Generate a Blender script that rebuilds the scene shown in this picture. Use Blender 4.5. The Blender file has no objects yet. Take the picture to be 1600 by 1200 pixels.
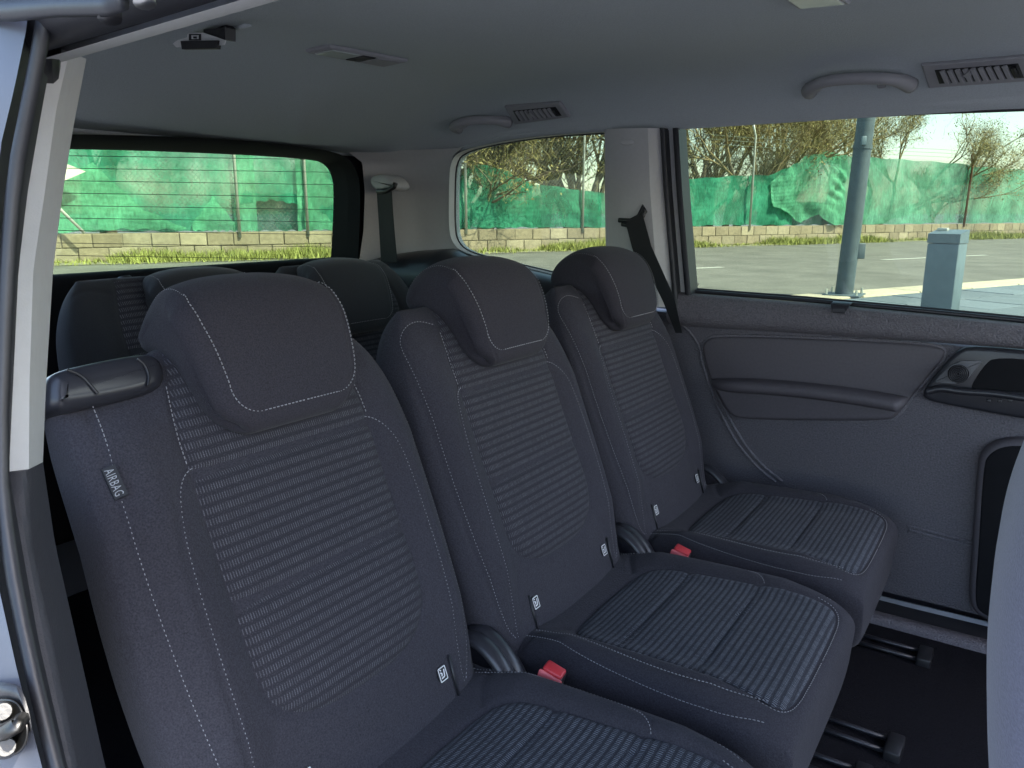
import bpy, bmesh, math, random
import numpy as np
from mathutils import Vector, Matrix
random.seed(7); rng = np.random.default_rng(7)
SC = bpy.context.scene
COL = SC.collection
PI = math.pi

# ------------------------------------------------------------------ camera
FPX, CX, CY = 1200.0, 800.0, 600.0
PITCH = math.atan2(267, 1200); YAW = math.radians(34.0)
CAM = np.array([0.682, -1.059, 1.410])
_Fl = np.array([-math.sin(YAW), math.cos(YAW), 0.0])
_R = np.array([math.cos(YAW), math.sin(YAW), 0.0])
_F = math.cos(PITCH) * _Fl - math.sin(PITCH) * np.array([0, 0, 1.0])
_U = math.sin(PITCH) * _Fl + math.cos(PITCH) * np.array([0, 0, 1.0])
cd = bpy.data.cameras.new('camera'); cam = bpy.data.objects.new('camera', cd); COL.objects.link(cam)
cam.matrix_world = Matrix(((_R[0], _U[0], -_F[0], CAM[0]), (_R[1], _U[1], -_F[1], CAM[1]),
                           (_R[2], _U[2], -_F[2], CAM[2]), (0, 0, 0, 1)))
cd.sensor_fit = 'HORIZONTAL'; cd.sensor_width = 36.0; cd.lens = 36.0 * FPX / 1600.0
cd.clip_start = 0.02; cd.clip_end = 2000
SC.camera = cam

# ------------------------------------------------------------------ world, sun, exposure
SUN_EL, SUN_AZ = math.radians(50), math.radians(4)      # towards the front of the car
sdir = Vector((math.cos(SUN_EL) * math.cos(SUN_AZ), math.cos(SUN_EL) * math.sin(SUN_AZ), math.sin(SUN_EL)))
W = bpy.data.worlds.new("World"); SC.world = W; W.use_nodes = True
nt = W.node_tree; nt.nodes.clear()
wo = nt.nodes.new('ShaderNodeOutputWorld'); bg = nt.nodes.new('ShaderNodeBackground')
sk = nt.nodes.new('ShaderNodeTexSky'); sk.sky_type = 'NISHITA'; sk.sun_disc = False
sk.sun_elevation = SUN_EL; sk.sun_rotation = math.radians(90) - SUN_AZ
sk.air_density = 1.0; sk.dust_density = 1.6; sk.ozone_density = 1.0
bg.inputs[1].default_value = 0.13
nt.links.new(sk.outputs[0], bg.inputs[0]); nt.links.new(bg.outputs[0], wo.inputs[0])
sl = bpy.data.lights.new('sun', 'SUN'); sl.energy = 3.2; sl.angle = math.radians(0.6); sl.color = (1.0, 0.95, 0.86)
so = bpy.data.objects.new('sun', sl); COL.objects.link(so)
so.rotation_euler = (-sdir).to_track_quat('-Z', 'Y').to_euler(); so.location = (4, -4, 8)
SC.view_settings.view_transform = 'Standard'; SC.view_settings.look = 'None'
SC.view_settings.exposure = 2.56; SC.view_settings.gamma = 1.0
SC.cycles.max_bounces = 10; SC.cycles.diffuse_bounces = 5; SC.cycles.transparent_max_bounces = 16
SC.cycles.use_denoising = True; SC.cycles.sample_clamp_indirect = 6.0
SC.cycles.caustics_reflective = False; SC.cycles.caustics_refractive = False

# ------------------------------------------------------------------ helpers: measuring
def ray(x, y): return (x - CX) / FPX * _R - (y - CY) / FPX * _U + _F
def onp(n, d, x, y):
    n = np.array(n, float); r = ray(x, y); t = (d - CAM @ n) / (r @ n); return CAM + r * t
def ony(v, x, y): return onp((0, 1, 0), v, x, y)
def onx(v, x, y): return onp((1, 0, 0), v, x, y)
def onz(v, x, y): return onp((0, 0, 1), v, x, y)

# ------------------------------------------------------------------ helpers: materials
def mat(name, base, rough=0.6, metal=0.0, var=0.12, vscale=40.0, bump=0.0, bscale=400.0, bdist=0.001, sheen=0.0,
        spec=0.5, big=0.0, coat=0.0, emboss=0.0, rand=0.0):
    m = bpy.data.materials.new(name); m.use_nodes = True
    t = m.node_tree; b = t.nodes['Principled BSDF']; N = t.nodes.new; L = t.links.new
    tc = N('ShaderNodeTexCoord')
    no = N('ShaderNodeTexNoise'); no.inputs['Scale'].default_value = vscale; no.inputs['Detail'].default_value = 5
    L(tc.outputs['Object'], no.inputs['Vector'])
    mr = N('ShaderNodeMapRange'); mr.inputs[1].default_value = 0.25; mr.inputs[2].default_value = 0.75
    mr.inputs[3].default_value = 1 - var; mr.inputs[4].default_value = 1 + var
    L(no.outputs['Fac'], mr.inputs[0])
    mx = N('ShaderNodeMix'); mx.data_type = 'RGBA'; mx.blend_type = 'MULTIPLY'; mx.inputs[0].default_value = 1
    mx.inputs[6].default_value = (*base, 1); L(mr.outputs[0], mx.inputs[7])
    out = mx.outputs[2]
    if big:
        n2 = N('ShaderNodeTexNoise'); n2.inputs['Scale'].default_value = 2.2; n2.inputs['Detail'].default_value = 4
        L(tc.outputs['Object'], n2.inputs['Vector'])
        m2 = N('ShaderNodeMapRange'); m2.inputs[1].default_value = 0.3; m2.inputs[2].default_value = 0.7
        m2.inputs[3].default_value = 1 - big; m2.inputs[4].default_value = 1 + big; L(n2.outputs['Fac'], m2.inputs[0])
        mb = N('ShaderNodeMix'); mb.data_type = 'RGBA'; mb.blend_type = 'MULTIPLY'; mb.inputs[0].default_value = 1
        L(out, mb.inputs[6]); L(m2.outputs[0], mb.inputs[7]); out = mb.outputs[2]
    if rand:
        oi = N('ShaderNodeObjectInfo'); m3 = N('ShaderNodeMapRange'); m3.inputs[3].default_value = 1 - rand; m3.inputs[4].default_value = 1 + rand
        L(oi.outputs['Random'], m3.inputs[0])
        mc = N('ShaderNodeMix'); mc.data_type = 'RGBA'; mc.blend_type = 'MULTIPLY'; mc.inputs[0].default_value = 1
        L(out, mc.inputs[6]); L(m3.outputs[0], mc.inputs[7]); out = mc.outputs[2]
    L(out, b.inputs['Base Color'])
    b.inputs['Roughness'].default_value = rough; b.inputs['Metallic'].default_value = metal
    b.inputs['Specular IOR Level'].default_value = spec
    if sheen:
        b.inputs['Sheen Weight'].default_value = sheen; b.inputs['Sheen Roughness'].default_value = 0.5
    if coat: b.inputs['Coat Weight'].default_value = coat; b.inputs['Coat Roughness'].default_value = 0.08
    if emboss:
        vo = N('ShaderNodeTexVoronoi'); vo.inputs['Scale'].default_value = emboss; L(tc.outputs['Object'], vo.inputs['Vector'])
        b2 = N('ShaderNodeBump'); b2.inputs['Strength'].default_value = 0.32; b2.inputs['Distance'].default_value = 0.0010
        L(vo.outputs['Distance'], b2.inputs['Height'])
        nw = N('ShaderNodeTexNoise'); nw.inputs['Scale'].default_value = 16; nw.inputs['Detail'].default_value = 2; L(tc.outputs['Object'], nw.inputs['Vector'])
        b3 = N('ShaderNodeBump'); b3.inputs['Strength'].default_value = 0.35; b3.inputs['Distance'].default_value = 0.006
        L(nw.outputs['Fac'], b3.inputs['Height']); L(b3.outputs[0], b2.inputs['Normal'])
    if bump:
        nb = N('ShaderNodeTexNoise'); nb.inputs['Scale'].default_value = bscale; nb.inputs['Detail'].default_value = 3
        L(tc.outputs['Object'], nb.inputs['Vector'])
        bp = N('ShaderNodeBump'); bp.inputs['Strength'].default_value = bump; bp.inputs['Distance'].default_value = bdist
        L(nb.outputs['Fac'], bp.inputs['Height']); L(bp.outputs[0], b.inputs['Normal'])
        if emboss: L(b2.outputs[0], bp.inputs['Normal'])
    return m

def ribbed_fabric(name, base, fleck, amount=1.0, pitch=0.0118, col=0.0030):
    """dark knit with rows of short pale dashes; UV is in metres"""
    m = bpy.data.materials.new(name); m.use_nodes = True
    t = m.node_tree; b = t.nodes['Principled BSDF']; N = t.nodes.new; L = t.links.new
    uv = N('ShaderNodeUVMap'); uv.uv_map = 'UVMap'
    sp = N('ShaderNodeSeparateXYZ'); L(uv.outputs[0], sp.inputs[0])
    def M(op, a, bb=None, c=None):
        n = N('ShaderNodeMath'); n.operation = op
        for i, v in enumerate((a, bb, c)):
            if v is None: continue
            if isinstance(v, (int, float)): n.inputs[i].default_value = v
            else: L(v, n.inputs[i])
        return n.outputs[0]
    wob = N('ShaderNodeTexNoise'); wob.inputs['Scale'].default_value = 28; L(uv.outputs[0], wob.inputs['Vector'])
    vv = M('ADD', M('DIVIDE', sp.outputs['Y'], pitch), M('MULTIPLY', M('SUBTRACT', wob.outputs['Fac'], 0.5), 0.10))
    uu = M('DIVIDE', sp.outputs['X'], col)
    fv = M('FRACT', vv); fu = M('FRACT', uu)
    iv = M('FLOOR', vv); iu = M('FLOOR', uu)
    cb = N('ShaderNodeCombineXYZ'); L(iu, cb.inputs[0]); L(iv, cb.inputs[1])
    wn = N('ShaderNodeTexWhiteNoise'); wn.noise_dimensions = '2D'; L(cb.outputs[0], wn.inputs['Vector'])
    tri = M('SUBTRACT', 1.0, M('MULTIPLY', M('ABSOLUTE', M('SUBTRACT', fv, 0.5)), 2.0))        # 0 at the row gap, 1 mid row
    rowm = N('ShaderNodeMapRange'); rowm.inputs[1].default_value = 0.30; rowm.inputs[2].default_value = 0.52
    L(tri, rowm.inputs[0])
    cm = N('ShaderNodeMapRange'); cm.inputs[1].default_value = 0.50; cm.inputs[2].default_value = 0.80
    ctri = M('SUBTRACT', 1.0, M('MULTIPLY', M('ABSOLUTE', M('SUBTRACT', fu, 0.5)), 2.0)); L(ctri, cm.inputs[0])
    inten = N('ShaderNodeMapRange'); inten.inputs[1].default_value = 0.0; inten.inputs[2].default_value = 1.0
    inten.inputs[3].default_value = 0.5; inten.inputs[4].default_value = 1.0; L(wn.outputs['Value'], inten.inputs[0])
    f3 = M('FRACT', M('MULTIPLY', M('ADD', fv, M('MULTIPLY', wn.outputs['Value'], 0.12)), 6.0))
    dots = M('ADD', 0.45, M('MULTIPLY', M('SUBTRACT', 1.0, M('MULTIPLY', M('ABSOLUTE', M('SUBTRACT', f3, 0.5)), 2.0)), 0.75))
    dash = M('MULTIPLY', M('MULTIPLY', M('MULTIPLY', rowm.outputs[0], dots), cm.outputs[0]), M('MULTIPLY', inten.outputs[0], amount))
    # a second, finer sprinkle of pale threads in the gaps
    fn = N('ShaderNodeTexNoise'); fn.inputs['Scale'].default_value = 700; L(uv.outputs[0], fn.inputs['Vector'])
    sprk = N('ShaderNodeMapRange'); sprk.inputs[1].default_value = 0.56; sprk.inputs[2].default_value = 0.70
    sprk.inputs[4].default_value = 0.30; L(fn.outputs['Fac'], sprk.inputs[0])
    fac = M('MINIMUM', M('ADD', dash, sprk.outputs[0]), 1.0)
    mx = N('ShaderNodeMix'); mx.data_type = 'RGBA'; mx.inputs[6].default_value = (*base, 1); mx.inputs[7].default_value = (*fleck, 1)
    L(fac, mx.inputs[0]); L(mx.outputs[2], b.inputs['Base Color'])
    b.inputs['Roughness'].default_value = 0.95; b.inputs['Specular IOR Level'].default_value = 0.15
    b.inputs['Sheen Weight'].default_value = 0.05
    h = M('ADD', M('POWER', tri, 0.6), M('MULTIPLY', dash, 0.5))
    bp = N('ShaderNodeBump'); bp.inputs['Strength'].default_value = 0.45; bp.inputs['Distance'].default_value = 0.0010
    L(h, bp.inputs['Height']); L(bp.outputs[0], b.inputs['Normal'])
    return m

def glass(name, tint, refl=0.06):
    m = bpy.data.materials.new(name); m.use_nodes = True; t = m.node_tree; t.nodes.clear(); N = t.nodes.new; L = t.links.new
    o = N('ShaderNodeOutputMaterial'); tr = N('ShaderNodeBsdfTransparent'); gl = N('ShaderNodeBsdfGlossy'); mx = N('ShaderNodeMixShader')
    tr.inputs[0].default_value = (*tint, 1); gl.inputs['Roughness'].default_value = 0.02; gl.inputs[0].default_value = (0.9, 0.95, 0.92, 1)
    fr = N('ShaderNodeFresnel'); fr.inputs[0].default_value = 1.45
    ma = N('ShaderNodeMath'); ma.operation = 'MULTIPLY'; ma.inputs[1].default_value = 0.5
    L(fr.outputs[0], ma.inputs[0]); L(ma.outputs[0], mx.inputs[0]); L(tr.outputs[0], mx.inputs[1]); L(gl.outputs[0], mx.inputs[2])
    L(mx.outputs[0], o.inputs[0]); return m

def netting(name, colour, opacity):
    m = bpy.data.materials.new(name); m.use_nodes = True; t = m.node_tree; t.nodes.clear(); N = t.nodes.new; L = t.links.new
    o = N('ShaderNodeOutputMaterial'); tr = N('ShaderNodeBsdfTransparent'); df = N('ShaderNodeBsdfDiffuse'); tl = N('ShaderNodeBsdfTranslucent')
    a = N('ShaderNodeAddShader'); mx = N('ShaderNodeMixShader'); tc = N('ShaderNodeTexCoord')
    no = N('ShaderNodeTexNoise'); no.inputs['Scale'].default_value = 1.6; no.inputs['Detail'].default_value = 6
    L(tc.outputs['Object'], no.inputs['Vector'])
    cr = N('ShaderNodeValToRGB'); cr.color_ramp.elements[0].position = 0.3; cr.color_ramp.elements[1].position = 0.72
    c0 = tuple(c * 0.6 for c in colour); c1 = tuple(min(1, c * 1.25 + 0.02) for c in colour)
    cr.color_ramp.elements[0].color = (*c0, 1); cr.color_ramp.elements[1].color = (*c1, 1)
    L(no.outputs['Fac'], cr.inputs[0])
    wv = N('ShaderNodeTexNoise'); wv.inputs['Scale'].default_value = 26; wv.inputs['Detail'].default_value = 4; wv.inputs['Roughness'].default_value = .7
    mpp = N('ShaderNodeMapping'); mpp.inputs['Scale'].default_value = (1, 1, .35); L(tc.outputs['Object'], mpp.inputs[0]); L(mpp.outputs[0], wv.inputs['Vector'])
    wr_ = N('ShaderNodeMapRange'); wr_.inputs[1].default_value = .3; wr_.inputs[2].default_value = .7; wr_.inputs[3].default_value = .62; wr_.inputs[4].default_value = 1.35; L(wv.outputs['Fac'], wr_.inputs[0])
    mw = N('ShaderNodeMix'); mw.data_type = 'RGBA'; mw.blend_type = 'MULTIPLY'; mw.inputs[0].default_value = 1; L(cr.outputs[0], mw.inputs[6]); L(wr_.outputs[0], mw.inputs[7])
    L(mw.outputs[2], df.inputs[0]); L(mw.outputs[2], tl.inputs[0])
    m2 = N('ShaderNodeMixShader'); m2.inputs[0].default_value = 0.4
    L(df.outputs[0], m2.inputs[1]); L(tl.outputs[0], m2.inputs[2])
    n2 = N('ShaderNodeTexNoise'); n2.inputs['Scale'].default_value = 0.9; n2.inputs['Detail'].default_value = 8; n2.inputs['Roughness'].default_value = 0.65
    L(tc.outputs['Object'], n2.inputs['Vector'])
    mr = N('ShaderNodeMapRange'); mr.inputs[1].default_value = 0.30; mr.inputs[2].default_value = 0.55
    mr.inputs[3].default_value = opacity - 0.45; mr.inputs[4].default_value = opacity
    L(n2.outputs['Fac'], mr.inputs[0])
    L(mr.outputs[0], mx.inputs[0]); L(tr.outputs[0], mx.inputs[1]); L(m2.outputs[0], mx.inputs[2]); L(mx.outputs[0], o.inputs[0])
    return m

MT = {}
MT['fabric'] = mat('charcoal_fabric', (0.046, 0.0435, 0.052), 0.95, emboss=260, big=0.09, var=0.40, vscale=560, bump=0.6, bscale=640, bdist=0.0010, sheen=0.06, spec=0.10)
MT['headfab'] = mat('charcoal_knit', (0.041, 0.0375, 0.0445), 0.95, big=0.05, var=0.34, vscale=620, bump=0.5, bscale=720, bdist=0.0008, sheen=0.06, spec=0.10)
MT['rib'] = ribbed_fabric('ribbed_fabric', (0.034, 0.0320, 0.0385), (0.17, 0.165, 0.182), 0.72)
MT['rib_lit'] = ribbed_fabric('ribbed_fabric_lit_cushion', (0.031, 0.032, 0.040), (0.25, 0.265, 0.30), 1.0, 0.0100, 0.0028)  # stronger, paler flecks put the extra light on upward cushions into the colour
MT['thread'] = mat('pale_thread', (0.29, 0.28, 0.29), 0.8, var=0.1)
MT['dfab'] = mat('dark_rear_fabric', (0.032, 0.034, 0.038), 0.95, var=0.2, vscale=650, bump=0.4, bscale=700, bdist=0.0008, sheen=0.15, spec=0.15)
MT['drib'] = ribbed_fabric('dark_ribbed_fabric', (0.030, 0.030, 0.036), (0.2, 0.2, 0.22), 0.7)
MT['frontfab'] = mat('grey_front_fabric', (0.15, 0.145, 0.19), 0.95, var=0.18, vscale=500, bump=0.5, bscale=500, bdist=0.001, sheen=0.3, spec=0.15)
MT['door'] = mat('door_plastic', (0.146, 0.135, 0.150), 0.52, var=0.34, vscale=300, bump=1.0, bscale=300, bdist=0.0035, spec=0.4)
MT['pillarlow'] = mat('lower_pillar_plastic', (0.045, 0.046, 0.055), 0.6, var=0.1, bump=0.5, bscale=450, bdist=0.001, spec=0.3)
MT['doorin'] = mat('door_soft_vinyl', (0.096, 0.086, 0.097), 0.6, var=0.10, vscale=200, bump=0.25, bscale=700, bdist=0.0008, spec=0.4)
MT['black'] = mat('black_plastic', (0.018, 0.018, 0.021), 0.42, var=0.1, bump=0.15, bscale=500)
MT['gloss'] = mat('satin_black_plastic', (0.028, 0.028, 0.034), 0.30, var=0.06, bump=0.06, bscale=300)
MT['frame'] = mat('matt_black_frame', (0.010, 0.010, 0.012), 0.8, var=0.1, spec=0.15)
MT['speaker'] = mat('grey_speaker_plate', (0.13, 0.13, 0.14), 0.5, var=0.06, bump=0.3, bscale=600)
MT['seal'] = mat('rubber_seal', (0.020, 0.021, 0.026), 0.5, var=0.1, bump=0.1, bscale=200)
MT['cream'] = mat('pale_grey_trim', (0.55, 0.55, 0.55), 0.75, var=0.03, vscale=120, bump=0.25, bscale=600, bdist=0.0007, spec=0.3)
MT['headl'] = mat('headliner_cloth', (0.53, 0.575, 0.60), 0.95, var=0.09, vscale=420, bump=0.6, bscale=380, bdist=0.0012, spec=0.1, big=0.035)
MT['handle'] = mat('grey_handle_plastic', (0.33, 0.33, 0.35), 0.6, var=0.03, bump=0.15, bscale=500)
MT['paint'] = mat('silver_white_paint', (0.105, 0.112, 0.138), 0.35, var=0.02, coat=0.2)
MT['metal'] = mat('bright_steel', (0.42, 0.42, 0.42), 0.38, metal=1.0, var=0.05)
MT['alu'] = mat('brushed_alu', (0.34, 0.35, 0.38), 0.38, metal=0.6, var=0.05)
MT['strike'] = mat('dull_zinc_steel', (0.085, 0.083, 0.08), 0.45, metal=1.0, var=0.15, vscale=60, bump=0.3, bscale=200)
MT['carpet'] = mat('black_carpet', (0.016, 0.016, 0.02), 1.0, var=0.35, vscale=500, bump=0.9, bscale=420, bdist=0.003, spec=0.05)
MT['red'] = mat('red_plastic', (0.55, 0.035, 0.045), 0.4, var=0.05)
MT['redpale'] = mat('pale_red_plastic', (0.75, 0.16, 0.17), 0.45, var=0.05)
MT['webbing'] = mat('belt_webbing', (0.016, 0.016, 0.018), 0.7, var=0.2, vscale=300, bump=0.4, bscale=900, bdist=0.0005)
MT['greyprint'] = mat('grey_woven_print', (0.36, 0.36, 0.37), 0.8, var=0.03)
MT['white'] = mat('white_print', (0.78, 0.78, 0.78), 0.6, var=0.02)
MT['lens'] = mat('lamp_lens', (0.55, 0.60, 0.57), 0.25, var=0.05)
MT['glass'] = glass('tinted_glass', (0.60, 0.66, 0.565))
MT['glass_side'] = glass('tinted_side_glass', (0.60, 0.645, 0.57))

# ------------------------------------------------------------------ helpers: meshes
def tag(o, label=None, cat=None, group=None, kind=None):
    if label: o['label'] = label
    if cat: o['category'] = cat
    if group: o['group'] = group
    if kind: o['kind'] = kind
    return o
def thing(name, label, cat, loc=(0, 0, 0), group=None):
    o = bpy.data.objects.new(name, None); o.empty_display_size = 0.1; COL.objects.link(o); o.location = loc
    return tag(o, label, cat, group)
def org(parent):
    v = Vector((0, 0, 0)); p = parent
    while p is not None: v += p.location; p = p.parent
    return v
def obj(name, verts, faces, m, parent=None, smooth=True, uv=None, label=None, kind=None, local=False, sharp=None):
    """verts in world metres unless local"""
    me = bpy.data.meshes.new(name)
    V = np.asarray(verts, float)
    if parent is not None and not local: V = V - np.array(org(parent))
    me.from_pydata([tuple(v) for v in V], [], [tuple(int(i) for i in f) for f in faces]); me.update()
    if m is not None: me.materials.append(m)
    if smooth: me.polygons.foreach_set('use_smooth', [True] * len(me.polygons))
    if uv is not None:
        l = me.uv_layers.new(name='UVMap'); idx = np.zeros(len(me.loops), int); me.loops.foreach_get('vertex_index', idx)
        l.data.foreach_set('uv', np.asarray(uv, float)[idx].ravel())
    bm = bmesh.new(); bm.from_mesh(me); bmesh.ops.recalc_face_normals(bm, faces=bm.faces); bm.to_mesh(me); bm.free()
    if sharp is not None and smooth:
        me.set_sharp_from_angle(angle=math.radians(sharp))
    o = bpy.data.objects.new(name, me); COL.objects.link(o)
    if parent is not None: o.parent = parent
    if label: o['label'] = label
    if kind: o['kind'] = kind
    return o
class MB:
    """collects shapes, builds ONE mesh"""
    def __init__(s): s.v = []; s.f = []
    def add(s, v, f):
        b = len(s.v); s.v += [tuple(map(float, q)) for q in v]; s.f += [tuple(i + b for i in q) for q in f]; return s
    def grid(s, P, cu=False, cv=False):
        P = np.asarray(P, float); a, b = P.shape[:2]; f = []
        for i in range(a if cu else a - 1):
            for j in range(b if cv else b - 1):
                i2, j2 = (i + 1) % a, (j + 1) % b
                f.append((i * b + j, i2 * b + j, i2 * b + j2, i * b + j2))
        return s.add(P.reshape(-1, 3), f)
    def loft(s, rings, cap0=True, cap1=True):
        R = np.asarray(rings, float); a, b = R.shape[:2]; f = []
        for i in range(a - 1):
            for j in range(b):
                j2 = (j + 1) % b; f.append((i * b + j, (i + 1) * b + j, (i + 1) * b + j2, i * b + j2))
        if cap0: f.append(tuple(range(b))[::-1])
        if cap1: f.append(tuple((a - 1) * b + j for j in range(b)))
        return s.add(R.reshape(-1, 3), f)
    def tube(s, pts, r, n=10, cap=True, flat=None):
        P = np.asarray(pts, float); k = len(P); r = np.broadcast_to(np.asarray(r, float), (k,))
        T = np.gradient(P, axis=0); T /= np.linalg.norm(T, axis=1)[:, None] + 1e-9
        ref = np.array([0, 0, 1.0]) if abs(T[0][2]) < 0.9 else np.array([1.0, 0, 0])
        rings = []; u = np.cross(T[0], ref); u /= np.linalg.norm(u)
        for i in range(k):
            u = u - T[i] * (u @ T[i]); u /= np.linalg.norm(u); w = np.cross(T[i], u)
            a = np.arange(n) * 2 * PI / n
            rings.append(P[i] + r[i] * (np.cos(a)[:, None] * u + (flat or 1) * np.sin(a)[:, None] * w))
        return s.loft(rings, cap, cap)
    def box(s, lo, hi, r=0.0, ax=None):
        """bevelled box; ax: optional 3x3 axes + origin"""
        lo = np.array(lo, float); hi = np.array(hi, float)
        if r <= 0:
            c = [(x, y, z) for x in (lo[0], hi[0]) for y in (lo[1], hi[1]) for z in (lo[2], hi[2])]
            f = [(0, 1, 3, 2), (4, 6, 7, 5), (0, 4, 5, 1), (2, 3, 7, 6), (0, 2, 6, 4), (1, 5, 7, 3)]
            v = np.array(c)
        else:
            bm = bmesh.new(); bmesh.ops.create_cube(bm, size=1)
            for q in bm.verts: q.co = Vector([(lo[i] + hi[i]) / 2 + q.co[i] * (hi[i] - lo[i]) for i in range(3)])
            bmesh.ops.bevel(bm, geom=bm.edges[:], offset=r, segments=2, affect='EDGES', profile=0.5)
            bm.verts.index_update(); v = np.array([q.co[:] for q in bm.verts]); f = [[q.index for q in x.verts] for x in bm.faces]; bm.free()
        if ax is not None:
            A, o = ax; v = np.asarray(o) + v @ np.asarray(A)
        return s.add(v, f)
    def build(s, name, m, parent=None, **k): return obj(name, s.v, s.f, m, parent, **k)

def smooth_poly(P, it=2, closed=True):
    P = np.asarray(P, float)
    for _ in range(it):
        if closed: Q = np.roll(P, -1, 0); P = np.stack([P * .75 + Q * .25, P * .25 + Q * .75], 1).reshape(-1, P.shape[1])
        else:
            Q = P[1:]; A = P[:-1]; M = np.stack([A * .75 + Q * .25, A * .25 + Q * .75], 1).reshape(-1, P.shape[1]); P = np.vstack([P[:1], M, P[-1:]])
    return P
def resample(P, n=None, step=None, closed=False):
    P = np.asarray(P, float)
    if closed: P = np.vstack([P, P[:1]])
    L = np.r_[0, np.cumsum(np.linalg.norm(np.diff(P, axis=0), axis=1))]
    if n is None: n = max(2, int(L[-1] / step) + 1)
    q = np.linspace(0, L[-1], n, endpoint=not closed)
    return np.stack([np.interp(q, L, P[:, i]) for i in range(P.shape[1])], 1)
def inset(P, r):
    """2D closed polygon offset inwards"""
    P = np.asarray(P, float); a = np.roll(P, 1, 0); b = np.roll(P, -1, 0)
    area = 0.5 * np.sum(P[:, 0] * b[:, 1] - b[:, 0] * P[:, 1])
    T = b - a; T /= np.linalg.norm(T, axis=1)[:, None] + 1e-9
    Nn = np.stack([-T[:, 1], T[:, 0]], 1) * (1 if area > 0 else -1)
    return P + Nn * r
def slab(P2, to3, d0, d1, r=0.004, steps=3):
    """rounded-edge slab: outline P2 (2D), to3(p,depth) -> xyz, from back depth d0 to front depth d1"""
    sg = 1 if d1 > d0 else -1; rings = [to3(P2, d0), to3(P2, d1 - sg * r)]
    for i in range(1, steps + 1):
        a = i / steps * PI / 2; rings.append(to3(inset(P2, r * (1 - math.cos(a))), d1 - sg * r * (1 - math.sin(a))))
    return rings
def dist_poly(Y, S, P, closed=False):
    P = np.asarray(P, float); A = P if closed else P[:-1]; B = np.roll(P, -1, 0) if closed else P[1:]
    q = np.stack([Y.ravel(), S.ravel()], 1); best = np.full(len(q), 9.0)
    for a, b in zip(A, B):
        d = b - a; t = np.clip(((q - a) @ d) / (d @ d + 1e-12), 0, 1); e = q - a - t[:, None] * d
        best = np.minimum(best, np.hypot(e[:, 0], e[:, 1]))
    return best.reshape(Y.shape)
def stitches(mb, P3, N3, step=0.0052, ln=0.0034, wd=0.0009, up=0.0006):
    P3 = np.asarray(P3, float); L = np.r_[0, np.cumsum(np.linalg.norm(np.diff(P3, axis=0), axis=1))]
    for q in np.arange(0.002, L[-1] - ln, step):
        a = np.array([np.interp(q, L, P3[:, i]) for i in range(3)]); b = np.array([np.interp(q + ln, L, P3[:, i]) for i in range(3)])
        n = np.array([np.interp(q, L, N3[:, i]) for i in range(3)]); n /= np.linalg.norm(n)
        t = (b - a) / np.linalg.norm(b - a); w = np.cross(n, t) * wd / 2
        m = (a + b) / 2 + n * up
        mb.add([a - w, a + w, b + w, b - w, m - w * .7 + n * wd * .5, m + w * .7 + n * wd * .5],
               [(0, 1, 5, 4), (2, 3, 4, 5), (1, 2, 5), (3, 0, 4)])

# ================================================================== OUTSIDE
GZ = 0.69
rd = np.array([0.4472, 0.8944]); rn = np.array([0.8944, -0.4472])
def rp(w, t, z=0.0): p = rn * w + rd * t; return np.array([p[0], p[1], z])
MT['soil'] = mat('dry_soil', (0.20, 0.19, 0.13), 0.95, var=0.3, vscale=6, bump=0.5, bscale=20, bdist=0.02)
MT['asphalt'] = mat('worn_asphalt', (0.125, 0.123, 0.107), 0.9, var=0.22, vscale=60, bump=0.6, bscale=90, bdist=0.006, big=0.22)
MT['paving'] = mat('shaded_blue_grey_paving', (0.115, 0.145, 0.17), 0.8, rand=.14, var=0.14, vscale=25, bump=0.3, bscale=80, bdist=0.003, big=0.1)  # shade lying on the pavement is put into this darker bluish colour
MT['kerb'] = mat('pale_kerb_stone', (0.40, 0.36, 0.27), 0.9, rand=.15, var=0.15, vscale=20, bump=0.4, bscale=60, bdist=0.004)
MT['line'] = mat('worn_road_paint', (0.42, 0.42, 0.38), 0.8, var=0.3, vscale=30)
MT['block'] = mat('concrete_block', (0.235, 0.195, 0.13), 0.95, rand=.16, big=.15, var=0.22, vscale=18, bump=0.6, bscale=60, bdist=0.006)
MT['block2'] = mat('concrete_block_pale', (0.28, 0.24, 0.165), 0.95, rand=.16, big=.15, var=0.2, vscale=15, bump=0.6, bscale=60, bdist=0.006)
MT['mortar'] = mat('mortar', (0.19, 0.165, 0.12), 0.95, var=0.2)
MT['grass'] = mat('verge_grass', (0.24, 0.255, 0.065), 0.8, var=0.45, vscale=3.5)
MT['netA'] = netting('green_netting', (0.050, 0.30, 0.18), 0.92)
MT['netB'] = netting('pale_green_netting', (0.13, 0.44, 0.265), 0.9)
MT['netD'] = netting('faded_green_netting', (0.125, 0.37, 0.245), 0.90)
MT['netC'] = netting('dark_green_netting', (0.02, 0.15, 0.10), 0.95)
MT['postg'] = mat('galvanised_post', (0.42, 0.44, 0.40), 0.5, metal=0.3, var=0.1)
MT['rust'] = mat('rusty_post', (0.16, 0.075, 0.04), 0.85, var=0.3, vscale=30)
MT['wire'] = mat('fence_wire', (0.16, 0.20, 0.16), 0.6, var=0.1)
MT['bluegrey'] = mat('blue_grey_steel', (0.062, 0.088, 0.105), 0.55, var=0.22, vscale=16, bump=0.2, bscale=50, bdist=0.002, big=0.1)
MT['cabinet'] = mat('blue_grey_cabinet_paint', (0.100, 0.145, 0.175), 0.5, var=0.12, vscale=14, big=.12)
MT['bark'] = mat('bark', (0.13, 0.105, 0.07), 0.9, var=0.3, vscale=15)
MT['twig'] = mat('yellow_twigs', (0.25, 0.19, 0.09), 0.9, var=0.35, vscale=4)
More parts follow.
